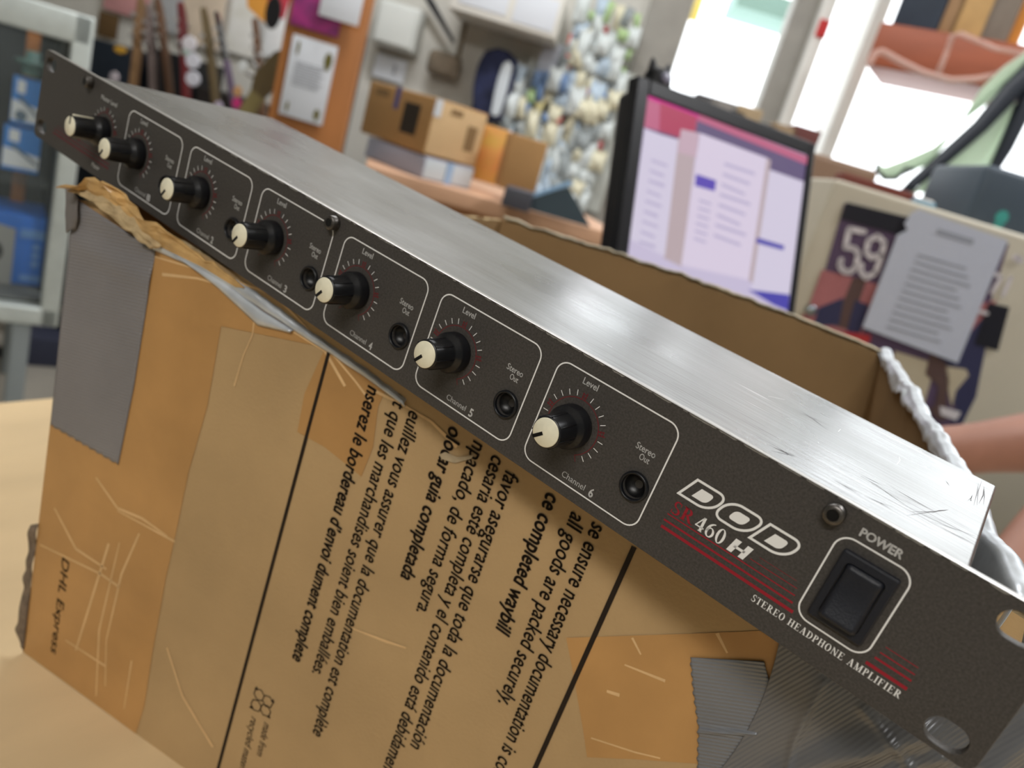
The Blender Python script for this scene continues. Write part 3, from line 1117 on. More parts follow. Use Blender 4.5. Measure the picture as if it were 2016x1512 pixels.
def big(u, v):
    h = lerp(frim(330) - 2.5, 60, v)
    s0 = 347 + 9 * math.sin(v * 5) - 6 * v
    s1 = 411 + 59 * (1 - h / 254.0) + 6
    s = lerp(s0, s1, u)
    if h > frim(min(s, 410)) - 1.0:
        h = frim(min(s, 410)) - 1.0
    e = min(1, u * 6)
    return (s, -1.3 - crump(s, h) * e * (0.35 + 0.65 * min(1, v * 4)), h)
t.grid(big, 190, 240)
t.build('duct_tape', M_duct3, box, solid=0.0003)

# white silver tape crumpled over the right rim
t = MB(0.001)
def rtape(u, v):
    y = lerp(-3, 391, v)
    s = lerp(411, 370, (y - 5) / 386)
    h = rrim(max(0, y) / 391) + 1.2 + 1.5 * nz(v * 9, 1.0)
    cr = 2.0 * nz(v * 7, u * 2.2, 3.0) + 0.25 * nz(v * 19, u * 4, 1.0)
    if u < 0.3:                                   # outside skirt
        return (s + 1.8 + cr * 0.8, y, h - (0.3 - u) / 0.3 * 24)
    if u < 0.55:                                  # over the edge
        a = PI * (u - 0.3) / 0.25
        return (s - 2.5 + math.cos(a) * 3.6 + cr * 0.6, y, h + math.sin(a) * 2.2 + cr * 0.5)
    w = (u - 0.55) / 0.45                         # ragged inside skirt
    L = (14 if v < 0.2 else 2.5) + 9 * abs(nz(v * 6, 5.0)) + 3 * abs(nz(v * 17, 9.0))
    return (s - 6.1 + cr * (0.6 + 0.6 * w) - 1.5 * w, y, h - w * L)
t.grid(rtape, 26, 260)
t.build('duct_tape', M_silver, box, solid=0.0003)
t = MB(0.001)
def btape(u, v):
    s = lerp(36, 368, v)
    h = brim((s - 31) / 339)
    a = lerp(-0.3, 2.4, u)
    r = 3.6 + 0.9 * nz(v * 14, u * 2)
    return (s, 388.6 + math.cos(a) * r, h + math.sin(a) * r - (0.12 - u if u < 0.12 else 0) * 60)
t.grid(btape, 12, 120)
t.build('rim_tape', mat('worn_tape', (178, 166, 140), 0.55, vary=0.3, vscale=40, bump=0.3), box, solid=0.0003)

# counter
M_wood = mat('light_laminate', (228, 202, 160), 0.42, spec=0.35, vary=0.10, vscale=16, bump=0.03, bscale=200, stretch=(1, 0.25, 1))
CTM = Matrix.Translation((0.0, 0.0, 0.0))
ct = empty('counter_table', CTM, 'pale yellow wooden counter top that the battered cardboard box stands on', 'table')
t = MB()
t.rbox((0.755, 0.41, 0.785), (2.0, 1.42, 0.03), 0.004)
t.build('tabletop', M_wood, ct)
for x, y in ((-0.2, -0.25), (1.7, -0.25), (-0.2, 1.07), (1.7, 1.07)):
    t = MB()
    t.box((x, y, 0.385), (0.05, 0.05, 0.77))
    t.build('leg', M_wood, ct)

# ------------------------------------------------------------------ the shop behind
def shopbox(name, TL, BR, Y, depth, mats, label, cat, group=None, yaw=0.0, bevel=0.0, top=None, foot=None, roll=0.0):
    """upright box whose front runs from the point seen at TL to the one seen at BR, Y metres away.
    returns (object, width, height); origin at the front bottom centre"""
    a, b = at(*TL, Y), at(*BR, Y)
    xa, xb = (a - C0).dot(RAX), (b - C0).dot(RAX)
    z0, z1 = (b.z if foot is None else foot), a.z
    w, h = abs(xb - xa) / max(0.3, math.cos(math.radians(yaw))), z1 - z0
    o = MB()
    o.rbox((0, depth / 2, h / 2), (w, depth, h), bevel or min(w, h, depth) * 0.04)
    p = C0 + RAX * ((xa + xb) / 2) + AAX * Y
    p.z = z0
    ob = o.build(name, mats)
    ob.matrix_world = pose(p, yaw, 0, roll)
    tag(ob, label, cat, group)
    return ob, w, h


def part_box(parent, name, c, s, m, bevel=0.002):
    o = MB()
    o.rbox(c, s, min(bevel, min(s) * 0.45))
    return o.build(name, m, parent)


M_wall = mat('wall_paint', (204, 202, 194), 0.8, vary=0.08, vscale=3)
M_floor = mat('floor_tiles', (176, 170, 158), 0.5, vary=0.08, vscale=4)
M_ceil = mat('ceiling_paint', (232, 230, 224), 0.85)
M_gal = mat('cabinet_aluminium', (200, 208, 205), 0.4, 0.3, vary=0.08, vscale=20)
M_post = mat('grey_post', (150, 147, 140), 0.6, vary=0.1, vscale=10)
M_whitef = mat('white_frame', (232, 231, 226), 0.5)
M_dark = mat('dark_lining', (40, 46, 48), 0.7, vary=0.3, vscale=8)
M_paper = mat('paper', (214, 219, 226), 0.7)
M_paper2 = mat('paper_grey', (186, 191, 202), 0.7)
M_txt = mat('grey_text', (160, 164, 172), 0.7)
M_black = mat('black_matte', (20, 22, 28), 0.55)
M_navy = mat('navy_cloth', (40, 46, 76), 0.85, vary=0.5, vscale=14)
M_orange = mat('orange_wood', (164, 106, 56), 0.5, vary=0.16, vscale=5, stretch=(3, 3, 0.5))
M_redwood = mat('red_wood', (152, 80, 52), 0.5, vary=0.2, vscale=5, stretch=(0.5, 3, 3))
M_desk = mat('desk_wood', (204, 162, 132), 0.45, vary=0.08, vscale=6)
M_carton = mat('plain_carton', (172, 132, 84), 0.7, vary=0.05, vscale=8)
M_carton_lit = mat('carton_lit_face', (214, 182, 138), 0.7, vary=0.05, vscale=8)  # lighter copy of the carton brown, light painted into one face
M_blue = mat('blue_print', (58, 140, 228), 0.45)
M_sky = mat('pale_blue_print', (170, 200, 226), 0.45)
M_deepblue = mat('deep_blue', (30, 112, 212), 0.45)
M_glass = mat('clear_glass', (225, 238, 236), 0.04, alpha=0.035)
M_skin = mat('skin', (158, 116, 100), 0.5, spec=0.35, vary=0.06, vscale=25)


def wallpiece(name, X0, X1, Y0, Y1, z0, z1, m, kind='structure', th=0.1):
    o = MB()
    p0, p1 = loc(X0, Y0, z0), loc(X1, Y1, z0)
    d = (p1 - p0)
    n = Vector((-d.y, d.x, 0)).normalized() * th
    h = Vector((0, 0, z1 - z0))
    o.add([p0, p1, p1 + n, p0 + n, p0 + h, p1 + h, p1 + n + h, p0 + n + h], [(0, 3, 2, 1), (4, 5, 6, 7), (0, 1, 5, 4), (1, 2, 6, 5), (2, 3, 7, 6), (3, 0, 4, 7)])
    ob = o.build(name, m)
    ob['kind'] = kind
    return ob


def slab(name, X0, X1, Y0, Y1, z0, z1, m):
    o = MB()
    q = [loc(X0, Y0, z0), loc(X1, Y0, z0), loc(X1, Y1, z0), loc(X0, Y1, z0)]
    h = Vector((0, 0, z1 - z0))
    o.add(q + [p + h for p in q], [(3, 2, 1, 0), (4, 5, 6, 7), (0, 1, 5, 4), (1, 2, 6, 5), (2, 3, 7, 6), (3, 0, 4, 7)])
    ob = o.build(name, m)
    ob['kind'] = 'structure'
    return ob


BY = 3.4          # back wall
slab('floor', -3.4, 3.2, -2.6, BY + 0.6, -0.1, 0, M_floor)
slab('ceiling', -3.4, 3.2, -2.6, BY + 0.1, 2.95, 3.05, M_ceil)
wallpiece('wall_front', 3.2, -3.4, -2.6, -2.6, 0, 2.95, M_wall)
wallpiece('wall_right', 3.2, 3.2, BY, -2.6, 0, 2.95, M_wall)
PX = 0.055 * BY
wallpiece('wall_back', -3.4, PX, BY, BY, 0, 2.95, M_wall)
wallpiece('wall_left', -3.4, -3.4, -2.6, BY, 0, 2.95, M_wall)
wallpiece('wall_back_low', PX, 3.2, BY, BY, 0, 1.10, M_wall)
wallpiece('wall_back_high', PX, 3.2, BY, BY, 2.85, 2.95, M_wall)
# street window: posts, frames, panes
def post(name, px0, px1, Y, m, w, label=None):
    a, b = at(*px0, Y), at(*px1, Y)
    X = ((a - C0).dot(RAX) + (b - C0).dot(RAX)) / 2
    o = MB()
    p = loc(X, Y, 0)
    h = 2.95
    o.rbox((0, 0.06, h / 2), (w, 0.12, h), 0.006)
    ob = o.build(name, m)
    ob.matrix_world = pose(p)
    ob['kind'] = 'structure'
    return ob
post('trim_1', (1322, 20), (1285, 120), BY - 0.04, M_post, 0.16)
post('trim_2', (1580, 60), (1540, 200), BY - 0.04, M_post, 0.14)
post('trim_3', (1628, 20), (1560, 220), BY - 0.1, M_whitef, 0.045)
post('trim_4', (1738, 0), (1640, 290), BY - 0.1, M_whitef, 0.05)
def window(name, X0, X1, z0, z1, Y):
    g = empty(name, pose(loc((X0 + X1) / 2, Y, z0)))
    g['kind'] = 'structure'
    w, h = X1 - X0, z1 - z0
    f = MB()
    for x in (-w / 2 + 0.02, w / 2 - 0.02):
        f.box((x, 0, h / 2), (0.04, 0.05, h))
    for z in (0.02, h - 0.02):
        f.box((0, 0, z), (w, 0.05, 0.04))
    f.build('window_frame', M_whitef, g)
    p = MB()
    p.box((0, 0.01, h / 2), (w - 0.08, 0.006, h - 0.08))
    p.build('pane', M_glass, g)
    return g
xa = (at(1300, 120, BY) - C0).dot(RAX) + 0.02
xb = (at(1560, 120, BY) - C0).dot(RAX)
xc = (at(1690, 120, BY) - C0).dot(RAX)
window('window_1', xa, xb, 1.10, 2.85, BY + 0.05)
window('window_2', xb, xc, 1.10, 2.85, BY + 0.05)
window('window_3', xc, 3.0, 1.10, 2.85, BY + 0.05)

# ---- glass display cabinet on the left
CY = 2.0
a, b = at(187, 36, CY), at(112, 645, CY)
cz0, cz1 = b.z, a.z
cw = 1.25
cab = empty('display_cabinet', pose(Vector((a.x, a.y, 0)), 36), 'low glass display cabinet with pale aluminium frame on short legs', 'cabinet')
H = cz1 - cz0
def fr(c, s, name='frame_rail', m=M_gal):
    return part_box(cab, name, c, s, m, 0.006)
for y in (0.0, 0.5):
    fr((-cw / 2, y + 0.02, cz1 - 0.035), (cw, 0.045, 0.07))
    fr((-cw / 2, y + 0.02, cz0 + 0.025), (cw, 0.045, 0.05))
    fr((-0.02, y + 0.02, (cz0 + cz1) / 2), (0.045, 0.045, H), 'frame_post')
    fr((-cw + 0.02, y + 0.02, (cz0 + cz1) / 2), (0.045, 0.045, H), 'frame_post')
for x in (-0.02, -cw + 0.02):
    fr((x, 0.27, cz1 - 0.035), (0.04, 0.5, 0.07)); fr((x, 0.27, cz0 + 0.025), (0.04, 0.5, 0.05))
    for y in (0.03, 0.5):
        fr((x - 0.06 if x > -0.5 else x + 0.06, y, cz0 / 2), (0.045, 0.045, cz0), 'leg', mat('leg_grey', (140, 148, 150), 0.5))
part_box(cab, 'glass_pane', (-cw / 2, 0.02, (cz0 + cz1) / 2), (cw - 0.09, 0.006, H - 0.12), M_glass)
part_box(cab, 'back_lining', (-cw / 2, 0.515, (cz0 + cz1) / 2), (cw - 0.05, 0.012, H - 0.05), M_dark)
part_box(cab, 'side_lining', (-0.04, 0.30, (cz0 + cz1) / 2), (0.008, 0.38, H - 0.12), M_dark)
part_box(cab, 'base_board', (-cw / 2, 0.27, cz0 + 0.056), (cw - 0.05, 0.47, 0.012), mat('cabinet_base', (86, 90, 90), 0.6))
part_box(cab, 'glass_top', (-cw / 2, 0.27, cz1 - 0.004), (cw - 0.09, 0.44, 0.006), M_glass)
CN = (cab.matrix_world.to_3x3() @ Vector((0, 1, 0)))
CO = Vector((a.x, a.y, 1))
def cabY(px, py, back):
    d = ray(px, py)
    o = CO + CN * back
    return d.dot(AAX) * ((o - C0).dot(CN) / d.dot(CN))
up = at(58, 160, cabY(58, 160, 0.32))
q = cab.matrix_world.inverted() @ up
part_box(cab, 'wooden_upright', (q.x, q.y, (cz0 + cz1) / 2), (0.032, 0.02, H - 0.14), M_orange)


def flatart(mb, pts, y, m):
    """picture shapes on the front of a thing: x right, z up, metres"""
    mb.add([(x, y, z) for x, z in pts], [list(range(len(pts)))], m=m)


def bluebox(TL, BR, Y, label, pen, foot):
    o, w, h = shopbox('retail_box', TL, BR, Y, 0.05, [M_blue], label, 'box', 'blue and white retail boxes in the cabinet', 36, foot=foot)
    d = MB()
    flatart(d, [(-w / 2 * 0.96, 0.01), (w / 2 * 0.96, 0.01), (w / 2 * 0.96, h * 0.40), (-w / 2 * 0.96, h * 0.52)], -0.0015, 0)
    flatart(d, [(-w * 0.36, h * 0.68), (-w * 0.08, h * 0.66), (-w * 0.08, h * 0.93), (-w * 0.36, h * 0.95)], -0.0015, 0)
    flatart(d, [(-w * 0.30, h * 0.56), (w * 0.44, h * 0.18), (w * 0.44, h * 0.26), (-w * 0.24, h * 0.62)], -0.003, 1)
    if pen:
        flatart(d, [(-w * .15 + 0.014 * math.cos(i * PI / 8), h * .2 + 0.014 * math.sin(i * PI / 8)) for i in range(16)], -0.003, 1)
    d.build('box_print', [mat('box_white', (236, 246, 252), 0.5), mat('box_grey', (104, 128, 150), 0.5)], o)
    return o
yb = cabY(45, 295, 0.2)
zs = at(62, 345, yb).z
zm = at(50, 248, yb).z
part_box(cab, 'glass_shelf', (-cw / 2, 0.27, zs - 0.005), (cw - 0.10, 0.42, 0.007), M_glass)
bluebox((22, 246), (62, 345), yb, 'lower blue and white retail box with a slanted stick picture in the cabinet', False, zs)
bluebox((38, 150), (68, 248), yb, 'upper blue and white retail box with a round picture in the cabinet', True, zm)
o, w, h = shopbox('speaker_box', (-22, 405), (84, 562), cabY(60, 480, 0.12), 0.2, [M_deepblue], 'large deep blue product box with grey side at the cabinet bottom', 'box', None, 36, foot=cz0 + 0.063)
d = MB()
flatart(d, [(-w / 2, 0.0), (-w * .02, 0.0), (-w * .02, h * .80), (-w / 2, h * .9)], -0.002, 0)
flatart(d, [(-w * .3 + 0.035 * math.cos(i * PI / 10), h * .45 + 0.035 * math.sin(i * PI / 10)) for i in range(20)], -0.004, 1)
for z, a in ((.80, .19), (.75, .19), (.72, .19), (.14, .15), (.11, .15)):
    flatart(d, [(w * .22 - w * a, h * z - .004), (w * .22 + w * a * .9, h * z - .004), (w * .22 + w * a * .9, h * z + .004), (w * .22 - w * a, h * z + .004)], -0.003, 2)
for z in (.58, .46, .34):
    flatart(d, [(w * .22 + 0.009 * math.cos(i * PI / 6), h * z + 0.009 * math.sin(i * PI / 6)) for i in range(12)], -0.003, 2)
d.build('box_print', [mat('box_side', (156, 160, 158), 0.6), M_black, mat('box_words', (110, 160, 220), 0.6)], o)
# greenish cup on the boxes
p = at(62, 150, cabY(62, 150, 0.225))
o = MB()
o.lathe([(0.022, 0), (0.026, 0.028), (0.042, 0.030), (0.042, 0.036), (0.018, 0.040), (0.016, 0.062), (0, 0.062)], n=24)
ob = o.build('plastic_cup', mat('teal_plastic', (96, 132, 126), 0.5))
ob.matrix_world = pose(p)
tag(ob, 'pale teal upturned plastic cup on top of the upper blue box in the cabinet', 'cup')
# things under the cabinet
o, w, h = shopbox('storage_bin', (38, 655), (104, 742), cabY(70, 700, 0.57), 0.14, [mat('slate', (62, 66, 86), 0.7)], 'dark slate storage bin behind the legs of the display cabinet', 'bin', None, 36, foot=0.0)

# ---- guitars on a rack
def guitar(T, L, neckw, hue, headhue, body, label, kind, turn=82.0):
    """T head tip, L a lower point of the neck (world)"""
    ax = (T - L).normalized()
    right = ax.cross(AAX).normalized() * 1.0
    if right.dot(RAX) < 0: right = -right
    nrm = ax.cross(right)
    base = T - ax * 1.02
    M = Matrix(((right.x, -nrm.x, ax.x, base.x), (right.y, -nrm.y, ax.y, base.y), (right.z, -nrm.z, ax.z, base.z), (0, 0, 0, 1))) @ Matrix.Rotation(math.radians(turn), 4, 'Z')
    g = empty('guitar' if kind == 'guitar' else 'bass_guitar', M, label, 'guitar', 'guitars standing on the rack')
    b = MB()
    ol = [(0, 0), (.10, .005), (.155, .06), (.16, .13), (.125, .20), (.118, .25), (.15, .31), (.152, .37), (.125, .40), (.095, .385), (.055, .33), (.03, .33), (-.03, .33), (-.055, .335), (-.09, .41), (-.13, .43), (-.155, .39), (-.145, .31), (-.115, .25), (-.12, .20), (-.155, .13), (-.15, .06), (-.10, .005)]
    ol = rounded(ol, 0.03, 3)
    b.prism([(x, z) for x, z in ol], -0.022, 0.022, axis='y')
    b.build('body', body, g, bevel=0.006)
    n = MB()
    n.prism([(-neckw * .56, .32), (neckw * .56, .32), (neckw * .46, .86), (-neckw * .46, .86)], -0.028, -0.008, axis='y')
    n.build('neck', hue, g, bevel=0.004)
    h = MB()
    hd = rounded([(-neckw * .46, .855), (neckw * .46, .855), (neckw * .74, .90), (neckw * .55, .96), (neckw * .62, 1.01), (neckw * .1, 1.02), (-neckw * .4, .99), (-neckw * .75, .90)], 0.008, 3)
    h.prism(hd, -0.022, -0.008, axis='y')
    h.build('headstock', headhue, g, bevel=0.002)
    for i in range(6 if kind == 'guitar' else 4):
        p = MB()
        s = -1 if i % 2 else 1
        z = .89 + .033 * (i // 2)
        p.cyl((s * neckw * .75, -0.012, z), (s * (neckw * .75 + .022), -0.012, z), 0.006, 0.008, 8)
        p.build('tuning_peg', mat('peg_metal', (180, 178, 176), 0.35, 0.7), g)
    return g
GB = [mat('guitar_black', (22, 24, 30), 0.25, coat=0.5), mat('guitar_sunburst', (92, 48, 24), 0.25, coat=0.5), mat('guitar_red', (110, 20, 26), 0.25, coat=0.5), mat('guitar_blue', (26, 40, 64), 0.25, coat=0.5)]
NB = [mat('neck_maple', (136, 104, 70), 0.5), mat('neck_rosewood', (100, 68, 44), 0.5), mat('neck_grey', (124, 110, 106), 0.5), mat('neck_crimson', (104, 26, 30), 0.5), mat('neck_olive', (104, 88, 58), 0.5), mat('neck_straw', (146, 132, 86), 0.5), mat('neck_mauve', (116, 100, 126), 0.5)]
GY = 2.75
specs = [((272, -10), (254, 150), .052, 0, 0, 1, 'tan necked guitar standing leftmost on the rack beside the cabinet', 'guitar'),
         ((284, 6), (292, 165), .050, 2, 2, 0, 'grey necked guitar second from the left on the rack', 'guitar'),
         ((303, -6), (323, 172), .048, 1, 1, 1, 'brown necked guitar third from the left on the rack', 'guitar'),
         ((349, 2), (356, 182), .056, 3, 3, 2, 'dark crimson guitar standing in the middle of the rack', 'guitar'),
         ((394, 14), (414, 195), .060, 4, 4, 1, 'olive brown long necked bass right of the crimson guitar', 'bass'),
         ((418, 22), (441, 150), .040, 6, None, 0, 'mauve necked guitar with black headstock beside the olive bass', 'guitar'),
         ((494, 34), (503, 175), .050, 1, 1, 3, 'brown guitar with narrow headstock against the bright posters', 'guitar'),
         ((556, 92), (480, 222), .052, 5, 4, 0, 'straw coloured guitar neck leaning sideways beside the orange board', 'guitar')]
for i, (t_, l_, w_, hu, hh, bo, lb, kd) in enumerate(specs):
    yy = GY + 0.06 * (i % 3)
    if i == 7: yy = 2.52
    guitar(at(*t_, yy), at(*l_, yy), w_, NB[hu], GB[0] if hh is None else NB[hh], GB[bo], lb, kd, 8 if i == 7 else 80)
# rack bar
rk_ = empty('guitar_rack', pose(loc(-1.33, GY - 0.16, 0)), 'black metal guitar rack with a long rail', 'rack')
t = MB(); t.box((0.0, 0.02, 0.92), (0.72, 0.03, 0.035)); t.build('rail', M_black, rk_)
t = MB(); t.box((0.0, 0.02, 0.12), (0.72, 0.05, 0.035)); t.build('rail', M_black, rk_)
for x in (-.345, .345):
    t = MB(); t.box((x, 0.02, 0.46), (0.03, 0.03, 0.92)); t.build('upright', M_black, rk_)
    t = MB(); t.box((x, 0.0, 0.015), (0.03, 0.3, 0.03)); t.build('foot', M_black, rk_)
shopbox('dark_cabinet', (176, 72), (262, 190), 3.08, 0.26, [mat('navy_vinyl', (14, 28, 42), 0.6)], 'dark navy speaker cabinet behind the leftmost guitars', 'speaker', foot=0.0)
shopbox('dark_cabinet', (296, 92), (372, 200), 3.08, 0.26, [mat('black_vinyl', (14, 15, 20), 0.6)], 'black box added as dark backing behind the crimson guitar', 'speaker', foot=0.0)  # added box, keeps the space behind the necks dark
shopbox('dark_cabinet', (388, 168), (545, 300), 3.08, 0.26, [mat('brown_vinyl', (34, 28, 26), 0.6)], 'low blackish brown box added as dark backing behind the brown guitar', 'speaker', foot=0.0)  # another added box to darken the gap between the necks
for TL, BR, c, lb in (((196, 20), (228, 80), (96, 72, 40), 'olive brown poster high on the wall behind the leftmost guitar'),
                      ((208, -30), (290, 42), (206, 150, 150), 'pink and cream poster above the leftmost guitars'),
                      ((312, -20), (352, 70), (176, 178, 180), 'pale grey poster behind the crimson guitar'),
                      ((366, -30), (440, 105), (224, 206, 184), 'cream poster behind the olive bass'),
                      ((452, -40), (512, 120), (250, 248, 236), 'pale cream poster with an orange splash near the orange board'),
                      ((520, -30), (556, 120), (246, 250, 252), 'bluish white poster with a red corner beside the orange board')):
    o, w, h = shopbox('poster', TL, BR, BY - 0.03, 0.004, [mat('poster_%d_%d' % TL, c, 0.6, vary=0.18, vscale=9)], lb, 'poster', 'posters behind the guitars')
    if 'orange' in lb and 'splash' in lb:
        d = MB(); flatart(d, [(0, h * .7), (w * .45, h * .55), (w * .49, h * .9), (-w * .1, h * .98)], -0.001, 0); d.build('poster_print', mat('splash_orange', (240, 168, 72), 0.6), o)
    if 'red corner' in lb:
        d = MB(); flatart(d, [(-w * .3, h * .62), (w * .3, h * .60), (w * .4, h * .98), (-w * .35, h * .98)], -0.001, 0); d.build('poster_print', mat('splash_red', (206, 70, 84), 0.6), o)
# dangling bits between the guitars
for px, c, lb in (((237, 98), (196, 150, 50), 'small mustard yellow pouch hanging between the guitars'), ((225, 152), (200, 190, 196), 'small pale tag hanging beside the cabinet'),
                  ((538, 25), (12, 12, 16), 'black headphone hanging beside the purple poster'), ((466, 203), (226, 60, 140), 'bright pink tuner clip low among the guitars'),
                  ((368, 100), (170, 190, 180), 'small round pale sticker ring on the crimson guitar'), ((430, 210), (196, 184, 206), 'small lilac tag low beside the olive bass'),
                  ((373, 86), (226, 222, 228), 'upper white round tag beside the crimson guitar'), ((380, 120), (220, 220, 230), 'middle white round tag beside the crimson guitar'),
                  ((380, 155), (214, 214, 224), 'lower white round tag beside the crimson guitar'), ((468, 180), (220, 170, 120), 'peach coloured round tag beside the black neck'),
                  ((478, 130), (236, 240, 240), 'white oval tag in front of the bright posters')):
    o = MB()
    sx, sz = (0.026, 0.05) if 'headphone' in lb else ((0.02, 0.012) if 'mustard' in lb else (0.014, 0.018))
    sx, sz = sx * 0.9, sz * 0.9
    if 'round tag' in lb and 'peach' not in lb: sx, sz = 0.022, 0.022
    o.lathe([(sx * 1.0, -0.006), (sx * 1.1, 0.0), (sx, 0.006)], axis=(0, 1, 0), n=20)
    ob = o.build('headphone' if 'headphone' in lb else ('pouch' if 'pouch' in lb else 'tag'), mat('bit_%d_%d' % px, c, 0.5))
    ob.matrix_world = pose(at(*px, GY - 0.14)) @ Matrix.Diagonal((1, 1, sz / sx, 1))
    tag(ob, lb, 'headphone' if 'headphone' in lb else ('pouch' if 'pouch' in lb else 'tag'), 'small things hanging among the guitars')

# ---- orange wooden cabinet with notices
OY = 2.45
o, w, h = shopbox('wooden_board', (582, -60), (668, 300), OY, 0.03, [M_orange], 'tall orange brown wooden board with notices taped on it', 'board', foot=0.0)
shopbox('metal_post', (690, 60), (668, 300), OY + 0.04, 0.05, [mat('gunmetal', (70, 74, 74), 0.5)], 'dark narrow metal post along the orange board', 'post', foot=0.0)
o, w, h = shopbox('poster', (578, 66), (633, 248), OY - 0.012, 0.004, [M_paper], 'pale paper poster with guitar pick pictures on the orange board', 'poster')
for x, z, sx, sz in ((-.34, .86, .035, .16), (.36, .80, .09, .2), (-.34, .12, .035, .12), (.34, .12, .07, .13)):
    d = MB()
    flatart(d, [(w * (x + sx * math.cos(i * PI / 8)), h * (z + sz * .5 * math.sin(i * PI / 8) - (sz * .12 if math.sin(i * PI / 8) < -0.9 else 0))) for i in range(16)], -0.0015, 0)
    d.build('pick_picture', mat('pick_olive', (104, 98, 44), 0.6), o)
d = MB()
for i in range(9):
    z = .68 - .035 * i
    flatart(d, [(-w * .34, h * z), (w * (.34 - .05 * (i % 3)), h * z), (w * (.34 - .05 * (i % 3)), h * (z + .014)), (-w * .34, h * (z + .014))], -0.0015, 0)
d.build('printed_text', M_txt, o)
o, w, h = shopbox('poster', (586, -40), (664, 74), OY - 0.012, 0.004, [mat('poster_violet', (52, 32, 66), 0.6, vary=0.8, vscale=16, vary2=(190, 60, 140))], 'dark violet and magenta poster above the guitar pick poster', 'poster')
o, w, h = shopbox('paper_sheet', (642, -50), (704, 52), OY - 0.03, 0.004, [M_paper], 'plain white sheet hanging at the top of the orange board', 'paper')

# ---- grey back wall: electrics and papers
WY = BY - 0.03
o, w, h = shopbox('electrical_box', (748, -6), (812, 106), BY - 0.12, 0.12, [mat('box_enamel', (214, 218, 214), 0.45)], 'white enamel electrical box on the grey wall', 'box', bevel=0.012)
part_box(o, 'door', (0, -0.004, h / 2), (w * 0.86, 0.012, h * 0.86), mat('box_enamel_door', (222, 226, 222), 0.4), 0.004)
o, w, h = shopbox('paper_sheet', (742, 104), (792, 166), WY, 0.004, [M_paper], 'small white printed sheet under the electrical box', 'paper')
d = MB()
flatart(d, [(w * .12, h * .3), (w * .2, h * .3), (w * .2, h * .75), (w * .12, h * .75)], -0.0015, 0)
d.build('print', M_txt, o)
o, w, h = shopbox('conduit_pipe', (918, 25), (903, 112), BY - 0.05, 0.03, [mat('conduit', (128, 116, 96), 0.5)], 'thin dark vertical conduit pipe on the grey wall', 'pipe')
o = MB(); o.cyl((-0.06, 0, 0.055), (0.06, 0, -0.055), 0.014, 0.006)
o.cyl((-0.09, 0, 0.08), (-0.06, 0, 0.055), 0.012, 0.014)
ob = o.build('torch', M_black); ob.matrix_world = pose(at(872, 46, BY - 0.06)); tag(ob, 'slim black torch fixed slantwise on the grey wall', 'torch')
o, w, h = shopbox('cloth_bag', (846, 92), (898, 160), BY - 0.10, 0.06, [mat('brown_cloth', (128, 116, 100), 0.9, vary=0.3, vscale=18)], 'crumpled brown cloth bag hanging behind the carton', 'bag', bevel=0.025)
# white wall cupboard covered with papers
o, w, h = shopbox('wall_cupboard', (902, -70), (1092, 78), BY - 0.32, 0.3, [mat('cupboard_white', (218, 216, 208), 0.6)], 'white wall cupboard with papers stuck on its door', 'cupboard')
for x0, x1, z0, z1 in ((-.42, .02, .18, .8), (.08, .46, .12, .86)):
    part_box(o, 'paper', ((x0 + x1) / 2 * w, -0.002, (z0 + z1) / 2 * h), ((x1 - x0) * w, 0.003, (z1 - z0) * h), M_paper)
# coat and bags
def sack(name, TL, BR, Y, m, label, cat, belly=0.5, group=None):
    a, b = at(*TL, Y), at(*BR, Y)
    xa, xb = (a - C0).dot(RAX), (b - C0).dot(RAX)
    w, h = xb - xa, a.z - b.z
    o = MB()
    def f(u, v):
        t = 2 * PI * u
        r = (0.42 + 0.16 * math.sin(PI * (1 - v) ** 0.8) + 0.03 * math.sin(5 * t + 7 * v)) * (1 if v < 0.93 else (1 - v) / 0.07 * 0.6 + 0.4)
        if v == 0: r = 0
        return (w * r * math.cos(t), belly * w * r * 0.6 * math.sin(t), h * v)
    o.grid(f, 28, 24)
    ob = o.build(name, m)
    p = loc((xa + xb) / 2, Y, b.z)
    ob.matrix_world = pose(p)
    tag(ob, label, cat, group)
    return ob
sack('hanging_jacket', (958, 88), (985, 248), BY - 0.16, M_navy, 'navy blue cloth jacket hanging on the grey wall', 'jacket')
sack('plastic_sleeve', (992, 118), (982, 232), BY - 0.2, mat('clear_sleeve', (206, 214, 220), 0.3), 'tall narrow whitish plastic sleeve beside the navy jacket', 'sleeve', 0.3)
o, w, h = shopbox('paper_sheet', (1072, 78), (1102, 172), BY - 0.08, 0.004, [M_paper2], 'grey blue sheet hanging left of the red tags', 'paper')
for i, (TL, BR) in enumerate((((1122, 66), (1132, 92)), ((1118, 98), (1132, 122)), ((1116, 128), (1130, 174)))):
    shopbox('red_tag', TL, BR, BY - 0.12, 0.006, [mat('coral_card', (222, 96, 84), 0.6)],
            ('topmost short', 'middle short', 'long lowest')[i] + ' coral red tag in the vertical strip of three', 'tag', 'coral tags on the packet wall')
